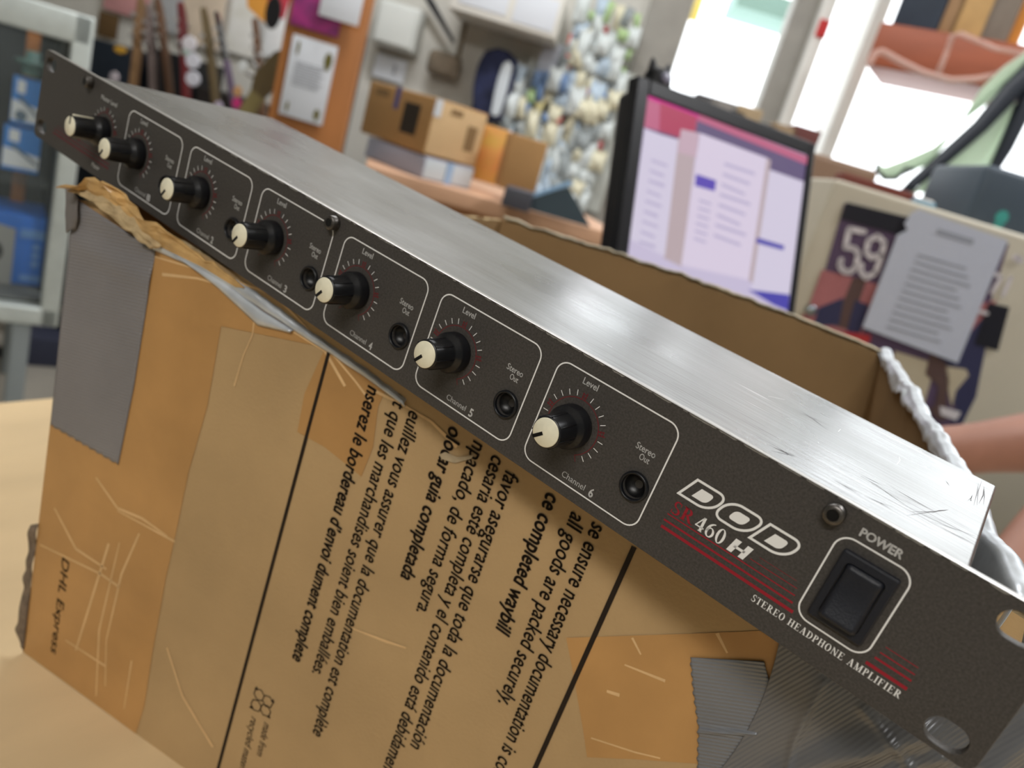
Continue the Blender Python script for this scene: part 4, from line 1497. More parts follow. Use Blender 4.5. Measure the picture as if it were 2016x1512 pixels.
# pegboard with accessory packets
pb, w, h = shopbox('pegboard', (1052, 88), (1178, 420), BY - 0.05, 0.02, [mat('pegboard', (196, 200, 194), 0.7)], 'pale pegboard panel behind the accessory packets', 'pegboard')
PKM = {'clear': mat('packet_clear', (214, 222, 222), 0.3, vary=0.12, vscale=40), 'cream': mat('packet_cream', (226, 222, 196), 0.35, vary=0.12, vscale=40), 'pale blue': mat('packet_blue', (190, 208, 224), 0.35),
       'blue': mat('packet_deep_blue', (122, 150, 192), 0.4), 'red': mat('packet_red', (204, 100, 100), 0.4), 'yellow': mat('packet_yellow', (226, 214, 156), 0.4), 'green': mat('packet_green', (178, 206, 150), 0.4), 'grey': mat('packet_grey', (150, 158, 160), 0.5)}
pk0 = {}
r2 = random.Random(11)
x_lo = (at(972, 320, BY) - C0).dot(RAX); x_hi = (at(1258, 60, BY) - C0).dot(RAX)
z_lo = at(1100, 400, BY).z; z_hi = at(1150, 20, BY).z
NXk, NZk = 12, 13
for j in range(NZk):
    for i in range(NXk):
        X = lerp(x_lo, x_hi, (i + 0.5 + r2.uniform(-.3, .3)) / NXk)
        Z = lerp(z_hi, z_lo, (j + 0.5 + r2.uniform(-.3, .3)) / NZk)
        if i < 5 and j < 5: continue
        c = r2.choice(['clear'] * 9 + ['cream'] * 4 + ['pale blue'] * 4 + ['blue', 'red', 'yellow', 'green', 'grey', 'grey'])
        w, h = r2.uniform(.035, .07), r2.uniform(.05, .11)
        if c in ('blue', 'red', 'yellow', 'green'): w, h = w * .6, h * .6
        if c not in pk0:
            o = MB()
            o.grid(lambda u, v: ((u - .5), -0.25 * math.sin(PI * u) * math.sin(PI * v) * (1 + .3 * math.sin(9 * u + 6 * v)), v - .5), 8, 8)
            o.add([(-.5, 0.02, .5), (.5, 0.02, .5), (.5, 0.02, .68), (.08, 0.02, .68), (.08, .02, .6), (-.08, .02, .6), (-.08, .02, .68), (-.5, 0.02, .68)], [list(range(8))])
            ob = o.build('accessory_packet', PKM[c], solid=0.02)
            pk0[c] = ob
        else:
            ob = pk0[c].copy()
            COL.objects.link(ob)
        ob.matrix_world = pose(loc(X, BY - 0.10 - r2.uniform(0, .06), Z), r2.uniform(-12, 12), 0, r2.uniform(-10, 10)) @ Matrix.Diagonal((w, .08, h, 1))
        tag(ob, 'small %s accessory packet hanging on the crowded packet wall left of the monitor' % c, 'packet', '%s accessory packets on the pegboard' % c)

# ---- side desk with cartons
DY_ = 1.95
dz = at(1000, 400, DY_).z
desk = empty('side_desk', pose(loc(-0.22, DY_ + 0.28, 0), 14), 'orange brown side desk carrying the cartons behind the box', 'desk')
t = MB(); t.rbox((0, 0, dz - 0.02), (0.66, 0.62, 0.04), 0.004); t.build('desktop', M_desk, desk)
t = MB(); t.box((0, 0.02, dz - 0.09), (0.6, 0.55, 0.1)); t.build('apron', mat('desk_edge', (196, 146, 104), 0.5), desk)
for x in (-.29, .29):
    for y in (-.27, .27):
        t = MB(); t.box((x, y, (dz - .04) / 2), (0.045, 0.045, dz - .04)); t.build('leg', M_desk, desk)


def carton(mid_top, mid_bot, wl, wr, Y, m0, m1, name, label, yawl=45, foot=None):
    """box standing corner-on: near edge between the points seen at mid_top and mid_bot"""
    a, b = at(*mid_top, Y), at(*mid_bot, Y)
    if foot is not None: b.z = foot
    h = a.z - b.z
    M = pose(Vector((b.x, b.y, b.z)), yawl)
    g = MB()
    # local: near corner at the origin, right face along +x, left face along +y
    g.rbox((wr / 2, wl / 2, h / 2), (wr, wl, h), 0.004)
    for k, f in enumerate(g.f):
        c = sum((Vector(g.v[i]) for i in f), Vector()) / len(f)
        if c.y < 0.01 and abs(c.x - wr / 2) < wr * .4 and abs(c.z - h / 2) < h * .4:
            g.mi[k] = 1  # right face takes the lighter copy, as if lit
    o = g.build(name, [m0, m1])
    o.matrix_world = M
    tag(o, label, 'box', None)
    return o, h
o, h = carton((849, 189), (832, 303), .30, .160, DY_ - 0.05, M_carton, M_carton_lit, 'carton', 'brown closed carton with dark printed mark, top of the two on the side desk')
for ax_, q0, q1, z0_, z1_, soft in ((1, .05, .12, .25, .8, 0), (1, .20, .26, .78, .9, 1), (0, .108, .138, .25, .7, 1), (0, .05, .085, .8, .9, 1)):
    d = MB()
    d.add([((-0.001, q, z) if ax_ else (q, -0.001, z)) for q, z in ((q0, h * z0_), (q1, h * z0_), (q1, h * z1_), (q0, h * z1_))], [(0, 1, 2, 3)])
    d.build('print', [mat('carton_print', (50, 42, 34), 0.7), mat('carton_print_soft', (140, 112, 76), 0.7)][soft], o)
d = MB(); d.box((-0.001, .158, h * .82), (0.002, .018, h * .4)); d.build('tape', mat('tape_blue', (84, 88, 150), 0.5), o)
d = MB(); d.box((.012, -0.001, h * .84), (.02, .002, h * .3)); d.build('label', M_paper, o)
o, h = carton((832, 306), (817, 396), .27, .15, DY_ - 0.05, mat('carton_white_shaded', (168, 170, 188), 0.6), mat('carton_white_lit', (206, 216, 224), 0.6), 'white_carton', 'grey white carton under the brown one with a pale blue tape strip', foot=dz)  # one carton in two tones: shade painted on the left, light on the right
d = MB(); d.box((.075, -0.002, h * .5), (.018, .003, h * .98)); d.build('tape', mat('tape_sky', (160, 190, 226), 0.5), o)
o, w, h = shopbox('magazine', (956, 244), (978, 366), DY_ + 0.16, 0.03, [mat('magazine_warm', (196, 120, 80), 0.5, vary=0.6, vscale=14, vary2=(224, 190, 90))], 'orange and pink magazine standing behind the white carton', 'magazine')
o, w, h = shopbox('folded_carton', (1010, 262), (1050, 388), DY_ + 0.02, 0.10, [M_carton], 'brown folded carton standing on the side desk beside the magazine', 'box', yaw=12)
o, w, h = shopbox('dark_tray', (996, 366), (1040, 412), DY_ - 0.12, 0.10, [mat('tray_dark', (72, 74, 84), 0.5)], 'low dark tray lying in front of the folded carton', 'tray', foot=dz)
p = at(1090, 408, DY_ - 0.02)
o = MB()
o.prism([(-0.11, 0), (0.10, 0.0), (0.02, 0.075)], -0.003, 0.003, axis='y')
o.prism([(-0.11, 0), (-0.10, -0.0), (0.03, 0.085), (0.02, 0.09)], -0.006, 0.006, m=1, axis='y')
ob = o.build('folder', [mat('folder_dark', (58, 74, 84), 0.5), mat('folder_blue', (140, 176, 210), 0.4)])
p.z = dz + 0.002
ob.matrix_world = pose(p, 10)
tag(ob, 'blue grey folder standing like a tent on the desk corner', 'folder')

# street side seen through the panes
o, w, h = shopbox('shop_awning', (1462, -30), (1575, 48), BY + 1.2, 0.4, [mat('awning_green', (120, 150, 140), 0.7)], 'pale green awning outside the window behind the posts', 'awning')
o, w, h = shopbox('street_sign', (1352, -20), (1372, 42), BY + 0.9, 0.03, [mat('sign_yellow', (216, 190, 90), 0.6)], 'small yellow sign outside at the left edge of the window', 'sign')
o, w, h = shopbox('red_sign', (1617, 36), (1624, 76), BY - 0.109, 0.01, [mat('sign_red', (200, 50, 50), 0.6)], 'tiny red sign on the white window frame', 'sign')

# ---- monitor on the counter, leaning back
MY = 1.10
hx_ = ray(3640, 1075); hx_.z = 0; hx_.normalize()
vz_ = (KR @ Vector((0.14, 1, 0))).normalized()
vz_ = (vz_ - hx_ * vz_.dot(hx_)).normalized()
ny_ = vz_.cross(hx_) * -1                     # away from the viewer = x cross? checked below
if ny_.dot(AAX) < 0: ny_ = -ny_
TLm = at(1254, 148, MY)


def onplane(px, py, o, n):
    d = ray(px, py)
    return C0 + d * ((o - C0).dot(n) / d.dot(n))


def onmon(px, py):
    q = onplane(px, py, TLm, ny_) - TLm
    return (q.dot(hx_), q.dot(vz_))


w = onmon(1603, 296)[0]
hgt = -onmon(1200, 600)[1]
MM = Matrix(((hx_.x, ny_.x, vz_.x, TLm.x), (hx_.y, ny_.y, vz_.y, TLm.y), (hx_.z, ny_.z, vz_.z, TLm.z), (0, 0, 0, 1)))
base = TLm + hx_ * (w / 2) - vz_ * hgt
mon = empty('computer_monitor', MM, 'black computer monitor with a pink and lilac desktop on its screen, leaning back', 'monitor')
scr = [onmon(1275, 181), onmon(1591, 312), onmon(1549, 606), onmon(1239, 470)]
sx0, sx1 = (scr[0][0] + scr[3][0]) / 2, (scr[1][0] + scr[2][0]) / 2
sz1 = (scr[0][1] + scr[1][1]) / 2
sz0 = -hgt + 0.02
t = MB()
def ringbox(mb, x0, x1, z0, z1, X0, X1, Z0, Z1, y0, y1):
    mb.box(((X0 + x0) / 2, (y0 + y1) / 2, (Z0 + Z1) / 2), (x0 - X0, y1 - y0, Z1 - Z0))
    mb.box(((X1 + x1) / 2, (y0 + y1) / 2, (Z0 + Z1) / 2), (X1 - x1, y1 - y0, Z1 - Z0))
    mb.box(((x0 + x1) / 2, (y0 + y1) / 2, (Z1 + z1) / 2), (x1 - x0, y1 - y0, Z1 - z1))
    mb.box(((x0 + x1) / 2, (y0 + y1) / 2, (Z0 + z0) / 2), (x1 - x0, y1 - y0, z0 - Z0))
ringbox(t, sx0, sx1, sz0, sz1, 0, w, -hgt, 0, -0.003, 0.018)
M_mon = mat('monitor_black', (18, 20, 28), 0.35)
t.build('bezel', M_mon, mon, bevel=0.002)
t = MB(); t.rbox((w / 2, 0.032, -hgt / 2), (w * 0.96, 0.035, hgt * 0.94), 0.01); t.build('back_shell', M_mon, mon)


def em(name, c, k=1.0):
    m = mat('screen_' + name, c, 0.3, spec=0.3, emit=k * 0.70)
    m.node_tree.nodes['Principled BSDF'].inputs['Base Color'].default_value = (0.02, 0.02, 0.025, 1)
    return m


SC = [em('lilac', (200, 190, 216)), em('white', (212, 204, 224)), em('rose', (190, 100, 132)), em('magenta', (206, 44, 140)), em('crimson', (176, 62, 92)), em('slate', (100, 86, 122)),
      em('dusty', (198, 170, 184)), em('tan', (186, 168, 172)), em('violet', (92, 74, 178)), em('blue', (72, 66, 168)), em('text', (186, 176, 206)), em('pale', (218, 206, 226))]
t = MB()
t.box(((sx0 + sx1) / 2, 0.003, (sz0 + sz1) / 2), (sx1 - sx0, 0.004, sz1 - sz0), m=0)
def sp(pts, k, lift):
    q = [onmon(*p) for p in pts]
    t.add([(min(max(x, sx0), sx1), 0.001 - lift * 0.0004, min(max(z, sz0), sz1)) for x, z in q], [list(range(len(q)))], m=k)
sp([(1275, 181), (1591, 312), (1582, 380), (1266, 250)], 5, 1)
sp([(1273, 178), (1592, 309), (1590, 325), (1273, 194)], 3, 2)
sp([(1376, 222), (1592, 309), (1590, 325), (1374, 238)], 2, 3)
sp([(1275, 192), (1374, 230), (1366, 278), (1268, 250)], 2, 2)
sp([(1300, 202), (1372, 230), (1366, 284), (1334, 270), (1298, 258)], 4, 3)
sp([(1270, 256), (1335, 275), (1308, 505), (1238, 470)], 1, 4)
sp([(1340, 254), (1376, 262), (1370, 310), (1334, 300)], 6, 4)
sp([(1334, 272), (1372, 280), (1342, 525), (1306, 508)], 7, 3)
sp([(1376, 262), (1510, 312), (1476, 552), (1340, 522)], 11, 6)
sp([(1508, 312), (1516, 316), (1480, 558), (1472, 552)], 7, 7)
sp([(1514, 334), (1582, 358), (1560, 600), (1478, 570)], 1, 4)
sp([(1368, 343), (1408, 356), (1405, 377), (1366, 366)], 8, 8)
sp([(1488, 468), (1542, 484), (1540, 493), (1486, 478)], 9, 8)
sp([(1470, 570), (1552, 580), (1549, 612), (1520, 600)], 9, 8)
for i in range(9):
    y = 310 + 20 * i
    sp([(1280 - 3 * i, y + 3), (1312 - 3 * i - 4 * (i % 2), y + 15 - (i % 3)), (1312 - 3 * i - 4 * (i % 2), y + 20), (1280 - 3 * i, y + 8)], 10, 8)
for i in range(8):
    y = 320 + 20 * i
    sp([(1424 - 3 * i, y), (1484 - 3 * i - 7 * (i % 3), y + 20), (1484 - 3 * i - 7 * (i % 3), y + 26), (1424 - 3 * i, y + 6)], 10, 8)
for i in range(6):
    y = 392 + 15 * i
    sp([(1374 - 2 * i, y), (1398 - 2 * i, y + 8), (1398 - 2 * i, y + 13), (1374 - 2 * i, y + 5)], 10, 8)
t.build('screen', SC, mon)
# stand
t = MB()
bq = MM.inverted() @ Vector((base.x, base.y, base.z))
ft = MM.inverted() @ (Vector((base.x, base.y, 0.835)) + ny_ * 0.06)
t.tube([Vector((w / 2, 0.05, -hgt * .75)), Vector((w / 2, 0.06, -hgt)), ft], 0.022, 12)
t.build('stand_neck', M_mon, mon)
fb_ = MB()
for_local = MM.inverted()
ctr = Vector((base.x, base.y, 0.805)) + Vector((ny_.x, ny_.y, 0)) * 0.06
pts = [ctr + RAX * (0.10 * math.cos(i * PI / 12)) + AAX * (0.07 * math.sin(i * PI / 12)) for i in range(24)]
vs = [for_local @ (p - Vector((0, 0, 0.0045))) for p in pts] + [for_local @ (p + Vector((0, 0, 0.006))) for p in pts]
fb_.add(vs, [(i, (i + 1) % 24, 24 + (i + 1) % 24, 24 + i) for i in range(24)] + [list(range(24))[::-1], list(range(24, 48))])
fb_.build('stand_foot', M_mon, mon)
# cat-eared webcam on the monitor
wx = onmon(1311, 158)
wc = empty('webcam', MM @ Matrix.Translation((wx[0], 0.010, -0.006)) @ Matrix.Scale(1.35, 4), 'small black webcam with two pointed ears clipped on the monitor top', 'webcam')
t = MB(); t.rbox((0, 0.006, 0.012), (0.024, 0.024, 0.024), 0.007)
for s in (-1, 1):
    t.lathe([(0.006, 0), (0.003, 0.010), (0.0008, 0.014)], (s * 0.0085, 0.004, 0.019), (s * 0.15, 0, 1), 10)
t.build('housing', M_black, wc)
t = MB(); t.lathe([(0.0055, 0), (0.0055, 0.003), (0.004, 0.004), (0, 0.0035)], (0, -0.006, 0.012), (0, -1, 0), 16); t.build('lens', mat('lens_glass', (120, 120, 140), 0.1), wc)
# goods on the sill behind the monitor
SY = 2.3
sl, w_, h_ = shopbox('window_counter', (1320, 214), (1700, 420), SY + 0.02, 0.35, [mat('window_counter_wood', (120, 92, 70), 0.5)], 'long low wooden counter in front of the street window, goods standing on it', 'counter', foot=0.0)
zt = sl.matrix_world.translation.z + h_
for TL, BR, c, nm, lb in (((1334, 178), (1374, 240), (58, 54, 56), 'black_case', 'black case standing left of the grey speaker behind the monitor'),
                          ((1374, 182), (1398, 250), (74, 72, 74), 'battery_charger', 'dark grey charger box with a small peak behind the monitor'),
                          ((1402, 190), (1436, 260), (126, 122, 118), 'small_speaker', 'grey small speaker behind the monitor top'),
                          ((1440, 214), (1452, 270), (44, 40, 40), 'black_strip', 'narrow black box between the grey speaker and the beige box'),
                          ((1456, 204), (1484, 275), (158, 138, 108), 'beige_box', 'beige carton standing behind the monitor'),
                          ((1490, 238), (1518, 290), (38, 36, 42), 'black_box', 'low black box right of the beige carton behind the monitor'),
                          ((1524, 240), (1556, 300), (140, 118, 90), 'tan_box', 'tan box next to the low black box behind the monitor'),
                          ((1566, 244), (1596, 320), (96, 50, 46), 'maroon_box', 'dark maroon box at the right end behind the monitor')):
    o, w2, h2 = shopbox(nm, TL, BR, SY + 0.1, 0.08, [mat('m_' + nm, c, 0.6)], lb, nm.split('_')[-1], foot=zt)

# ---- beige cabinet side with calendar, notice and papers
PY = 1.55
pa, pb_ = at(1648, 352, PY), at(1980, 700, PY)
pxl = (at(1595, 480, PY) - C0).dot(RAX)
bw = 0.75
bz = pa.z
bc = empty('beige_cabinet', pose(loc(pxl + bw / 2, PY, 0)), 'beige metal cabinet with a basketball calendar and a printed notice on its side', 'cabinet')
t = MB(); t.rbox((0, 0.22, bz / 2), (bw, 0.44, bz), 0.008); t.build('body', mat('beige_enamel', (186, 180, 164), 0.5, vary=0.05, vscale=6), bc)
BI = bc.matrix_world.inverted()


def onpc(px, py):
    q = BI @ at(px, py, PY)
    return (q.x, q.z)


def pcpoly(mb, pts, y, m):
    mb.add([(*onpc(*p), ) for p in []], [], m=m) if False else mb.add([(x, y, z) for x, z in (onpc(*p) for p in pts)], [list(range(len(pts)))], m=m)


o0 = BI.inverted()
cal = empty('calendar', o0, 'purple sunset calendar page with a big white outlined 59 on the beige cabinet', 'calendar')
t = MB()
CM = [mat('cal_violet', (84, 68, 96), 0.5), mat('cal_rose', (164, 104, 108), 0.5, vary=0.12, vscale=12), mat('cal_brown', (86, 66, 64), 0.6), mat('cal_navy', (46, 48, 82), 0.6), mat('cal_black', (16, 18, 32), 0.6), mat('cal_red', (176, 52, 56), 0.6), mat('cal_white', (206, 202, 208), 0.6), mat('cal_cream', (184, 174, 152), 0.6), mat('cal_plum', (92, 66, 84), 0.6)]
def backed(mb, pts, y, m):
    q = [onpc(*p) for p in pts]
    n_ = len(q)
    mb.add([(x, -0.0005 if y > -0.01 else -0.0095, z) for x, z in q] + [(x, y, z) for x, z in q], [(i, (i + 1) % n_, n_ + (i + 1) % n_, n_ + i) for i in range(n_)] + [list(range(n_, 2 * n_))], m=m)
backed(t, [(1662, 400), (1985, 480), (1850, 905), (1575, 690), (1595, 630)], -0.003, 0)
def c_(pts, m, k): pcpoly(t, pts, -0.003 - 0.0004 * k, m)
c_([(1617, 530), (1730, 560), (1690, 672), (1565, 640), (1590, 605)], 1, 1)
c_([(1920, 600), (1960, 590), (1930, 680), (1895, 690)], 1, 1)
c_([(1678, 545), (1705, 550), (1672, 650), (1640, 640)], 2, 2)
c_([(1610, 605), (1660, 585), (1650, 640), (1600, 640)], 3, 3)
c_([(1682, 590), (1710, 600), (1690, 660), (1665, 655)], 3, 3)
c_([(1662, 652), (1712, 658), (1712, 672), (1690, 680), (1660, 662)], 5, 4)
c_([(1885, 680), (1955, 600), (1920, 780), (1870, 880), (1850, 905), (1880, 800), (1840, 700)], 3, 2)
c_([(1944, 595), (1985, 604), (1962, 690), (1916, 676)], 4, 5)
c_([(1760, 690), (1840, 715), (1800, 860), (1745, 780)], 7, 2)
c_([(1830, 690), (1862, 715), (1868, 750), (1862, 775), (1862, 800), (1838, 800), (1846, 760), (1820, 735)], 2, 4)
c_([(1860, 720), (1900, 726), (1905, 738), (1880, 768), (1872, 800), (1866, 775)], 7, 4)
c_([(1848, 798), (1890, 810), (1880, 826), (1850, 815)], 6, 5)
c_([(1828, 800), (1845, 795), (1850, 816), (1865, 822), (1850, 828), (1834, 816)], 2, 6)
c_([(1665, 398), (1788, 428), (1782, 466), (1652, 430)], 4, 6)
def stroke(pts, wd, m, k):
    q = [onpc(*p) for p in pts]
    for a, b in zip(q, q[1:]):
        bar2d(t, a, b, wd, lambda x, z: (x, -0.003 - 0.0004 * k, z), m=m)
    for a in q:
        t.add([(a[0] + wd / 2 * math.cos(i * PI / 4), -0.003 - 0.0004 * k, a[1] + wd / 2 * math.sin(i * PI / 4)) for i in range(8)], [list(range(8))], m=m)
W5 = 0.0105
five = [(1699, 456), (1670, 450), (1662, 486), (1680, 488), (1688, 500), (1683, 524), (1672, 535), (1660, 534), (1651, 522), (1654, 511)]
nine = [(1731, 500), (1714, 507), (1703, 495), (1708, 473), (1725, 464), (1739, 477), (1733, 503), (1721, 536), (1703, 546), (1692, 533), (1694, 521)]
stroke(five, W5, 6, 8); stroke(nine, W5, 6, 8)
stroke([(1996, 506), (2006, 512)], 0.012, 6, 8)
stroke([(1955, 538), (1968, 545), (1950, 575)], 0.008, 6, 8)
stroke([(1987, 546), (1972, 580)], 0.008, 6, 8)
stroke([(1925, 612), (1940, 616)], 0.007, 6, 8)
t.build('page', CM, cal)
nt_ = empty('notice_sheet', o0, 'bluish white printed notice hanging over the purple calendar', 'paper')
t = MB()
backed(t, [(1790, 420), (1806, 412), (1978, 472), (1880, 712), (1694, 642), (1762, 462), (1782, 452), (1776, 440)], -0.012, 0)
def ln(a, b, wd=0.006):
    qa, qb = onpc(*a), onpc(*b)
    bar2d(t, qa, qb, wd, lambda x, z: (x, -0.0126, z), m=1)
ln((1838, 454), (1910, 476), .010)
for i in range(11):
    x, y = 1800 - 6 * i, 500 + 14 * i
    ln((x, y), (x + 96 + 10 * (i % 3), y + 28 + 3 * (i % 3)), .004)
t.build('sheet', [mat('notice_paper', (184, 191, 208), 0.7), mat('notice_text', (146, 152, 166), 0.7)], nt_)
t = MB(); t.lathe([(0.011, 0), (0.011, 0.008), (0.007, 0.012), (0, 0.012)], (0, 0, 0), (0, -1, 0), 16)
ob = t.build('round_magnet', mat('magnet_silver', (150, 160, 168), 0.2, 0.8)); q = onpc(1595, 610)
ob.matrix_world = o0 @ Matrix.Translation((q[0], 0, q[1])); tag(ob, 'small silver round magnet at the lower left of the calendar', 'magnet')
# on top of the cabinet
def ontop(name, X0px, X1px, py0, dep, back, m, label, cat):
    a, b = at(*X0px, PY + back), at(*X1px, PY + back)
    xa, xb = (a - C0).dot(RAX), (b - C0).dot(RAX)
    o = MB(); w, h = xb - xa, max(0.01, at(*py0, PY + back).z - bz)
    o.rbox((0, dep / 2, h / 2), (w, dep, h), min(w, h) * .1)
    ob = o.build(name, m); ob.matrix_world = pose(loc((xa + xb) / 2, PY + back, bz)); tag(ob, label, cat)
    return ob, w, h
ontop('wooden_strip', (1652, 365), (1796, 400), (1725, 358), 0.05, 0.06, mat('strip_red_brown', (112, 56, 46), 0.5), 'reddish brown wooden strip lying on top of the beige cabinet', 'board')
o, w_, h_ = ontop('instrument_case', (1905, 420), (2200, 470), (1975, 330), 0.25, 0.12, mat('case_slate', (62, 74, 86), 0.5), 'dark slate case with a round teal badge on top of the beige cabinet', 'case')
d = MB(); qq = o.matrix_world.inverted() @ at(1972, 428, PY + 0.12)
d.add([(qq.x + .013 * math.cos(i * PI / 10), -0.001, qq.z + .014 * math.sin(i * PI / 10)) for i in range(20)], [list(range(20))], m=0)
d.add([(qq.x + .010 * math.cos(i * PI / 8), -0.001, qq.z - .016 + .006 * math.sin(i * PI / 8)) for i in range(16)], [list(range(16))], m=0)
d.build('badge', mat('badge_teal', (58, 140, 132), 0.5), o)
ontop('blue_packet', (1800, 410), (1836, 420), (1815, 400), 0.04, 0.03, mat('packet_sky', (120, 160, 184), 0.4), 'small sky blue packet behind the notice top on the beige cabinet', 'packet')
ontop('white_roll', (1772, 405), (1830, 420), (1800, 385), 0.04, 0.10, mat('roll_white', (232, 228, 222), 0.5), 'white paper roll lying on the beige cabinet behind the notice', 'roll')

# ---- mesh office chair leaning beyond the cabinet
HY = 2.4
chb = empty('mesh_chair', pose(loc(0.9, HY, 0)), 'black framed office chair with pale green mesh back by the window', 'chair')
CI = chb.matrix_world.inverted()
def cp(px, py, y=0.0):
    q = CI @ at(px, py, HY + y)
    return q
t = MB()
edge_out = [(1728, 324), (1742, 330), (1790, 312), (1840, 290), (1888, 248), (1912, 208), (1935, 172), (1980, 130), (2030, 98), (2080, 60)]
edge_in = [(1738, 352), (1762, 352), (1800, 334), (1830, 322), (1870, 270), (1900, 235), (1940, 205), (1985, 160), (2035, 122), (2085, 90)]
def samp(pl, t_):
    d = t_ * (len(pl) - 1); i = min(int(d), len(pl) - 2); f = d - i
    return (lerp(pl[i][0], pl[i + 1][0], f), lerp(pl[i][1], pl[i + 1][1], f))
M_mesh = bpy.data.materials.new('chair_mesh')
M_mesh.use_nodes = True
_n = M_mesh.node_tree
_tr = _n.nodes.new('ShaderNodeBsdfTranslucent')
_tr.inputs['Color'].default_value = (*lin((232, 242, 228)), 1)
_mx = _n.nodes.new('ShaderNodeMixShader')
_mx.inputs[0].default_value = 0.75
_n.nodes['Principled BSDF'].inputs['Base Color'].default_value = (*lin((206, 222, 204)), 1)
_n.links.new(_n.nodes['Principled BSDF'].outputs[0], _mx.inputs[1])
_n.links.new(_tr.outputs[0], _mx.inputs[2])
_n.links.new(_mx.outputs[0], _n.nodes['Material Output'].inputs['Surface'])
t.grid(lambda u, v: cp(*[lerp(a, b, u) for a, b in zip(samp(edge_out, v), samp(edge_in, v))], y=0.05 * math.sin(PI * u)), 6, 40)
lo = [(1790, 388), (1850, 330), (1920, 275), (1960, 240), (1995, 200), (2012, 212)]
hi = [(1800, 372), (1895, 398), (1915, 392), (1935, 368), (1962, 300), (2008, 216)]
t.grid(lambda u, v: cp(*[lerp(a, b, u) for a, b in zip(samp(lo, v), samp(hi, v))], y=0.06 * math.sin(PI * u)), 8, 30)
t.build('mesh_back', M_mesh, chb, solid=0.004)
t = MB()
t.tube([cp(1760, 398), cp(1800, 360), cp(1862, 308), cp(1930, 248), cp(1990, 180), cp(2040, 130), cp(2120, 70)], [.012, .016, .02, .022, .028, .03, .03], 10)
t.tube([cp(1728, 322), cp(1726, 336), cp(1742, 352), cp(1764, 352), cp(1785, 332), cp(1800, 334)], .006, 8)
t.tube([cp(1905, 392), cp(1925, 390), cp(1942, 360), cp(1980, 290), cp(2016, 210), cp(2040, 160)], [.008, .01, .012, .02, .024, .026], 8)
t.build('frame', mat('chair_black', (30, 36, 46), 0.45), chb)
cc = CI @ at(1990, 330, HY)
t = MB(); t.rbox((cc.x + .06, 0.02, cc.z - 0.15), (.30, 0.45, .06), 0.025); t.build('seat', M_black, chb)
t = MB(); t.cyl((cc.x + .06, .1, 0.06), (cc.x + .06, .1, cc.z - .17), .025)
for i in range(5):
    a = i * 2 * PI / 5
    t.tube([(cc.x + .06, .1, .09), (cc.x + .06 + .28 * math.cos(a), .1 + .28 * math.sin(a), .05)], [.022, .016], 8)
    t.lathe([(.0, -.02), (.028, -.02), (.028, .02), (0, .02)], (cc.x + .06 + .28 * math.cos(a), .1 + .28 * math.sin(a), .028), (-math.sin(a), math.cos(a), 0), 12)
t.build('base', mat('chair_black', (30, 36, 46), 0.45), chb)

# ---- wooden shelf with goods at the upper right, clear hose below it
RY = 2.95
SO = at(1735, 42, RY)
shelf = empty('wooden_shelf', pose(SO, -30), 'thick reddish brown wooden shelf under the ceiling at the right', 'shelf')
SI = shelf.matrix_world.inverted()
SN = shelf.matrix_world.to_3x3() @ Vector((0, 1, 0))
def onsh(px, py):
    q = SI @ onplane(px, py, SO, SN)
    return (q.x, q.z)
zb = onsh(1705, 127)[1]
xe = onsh(2016, 75)[0] + 0.15
t = MB(); t.rbox((xe / 2, 0.15, zb / 2), (xe, 0.3, -zb), 0.006); t.build('plank', M_redwood, shelf)
for nm, p0, p1, c, lb, ct_, gp in (('black_bin', (1765, 0), (1848, 40), (36, 46, 60), 'dark blue black bin at the left end of the reddish shelf', 'bin', None),
                          ('carton', (1862, 0), (1882, 50), (150, 116, 80), 'narrow brown carton next to the dark bin on the reddish shelf', 'box', 'cartons on the reddish shelf'),
                          ('carton', (1884, 0), (1944, 58), (186, 148, 94), 'wide golden brown carton in the middle of the reddish shelf', 'box', 'cartons on the reddish shelf'),
                          ('carton', (1950, 0), (1984, 62), (120, 108, 96), 'mottled grey brown carton right of the golden one on the shelf', 'box', 'cartons on the reddish shelf'),
                          ('picture_frame', (1992, 0), (2004, 68), (212, 140, 60), 'thin orange wooden frame standing at the right of the shelf', 'frame', None)):
    x0_, x1_ = onsh(*p0)[0], onsh(*p1)[0]
    h_ = 0.30 if nm != 'carton' else 0.27
    t = MB(); t.rbox(((x1_ - x0_) / 2, 0.10, h_ / 2), (x1_ - x0_ - 0.006, 0.16 if nm != 'picture_frame' else 0.03, h_), 0.004)
    ob = t.build(nm, mat('sh_%d' % p0[0], c, 0.6, vary=0.12, vscale=12))
    ob.matrix_world = shelf.matrix_world @ Matrix.Translation((x0_, 0.02, 0.0))
    tag(ob, lb, ct_, gp)
t = MB()
hp = [(1710, 128), (1722, 106), (1735, 100), (1770, 120), (1815, 142), (1870, 158), (1920, 156), (1962, 148), (2000, 120), (2040, 80)]
t.tube([at(*samp(hp, i / 40), RY - 0.42) for i in range(41)], 0.010, 8)
t.tube([at(1845, 148, RY - 0.42), at(1862, 108, RY - 0.42), at(1875, 70, RY - 0.42), at(1890, 66, RY - 0.42), at(1960, 96, RY - 0.42), at(2030, 108, RY - 0.42)], 0.008, 8)
tag(t.build('plastic_hose', mat('clear_plastic', (208, 170, 158), 0.2, alpha=0.55)), 'translucent plastic hose hanging in loops in front of the reddish shelf', 'hose')

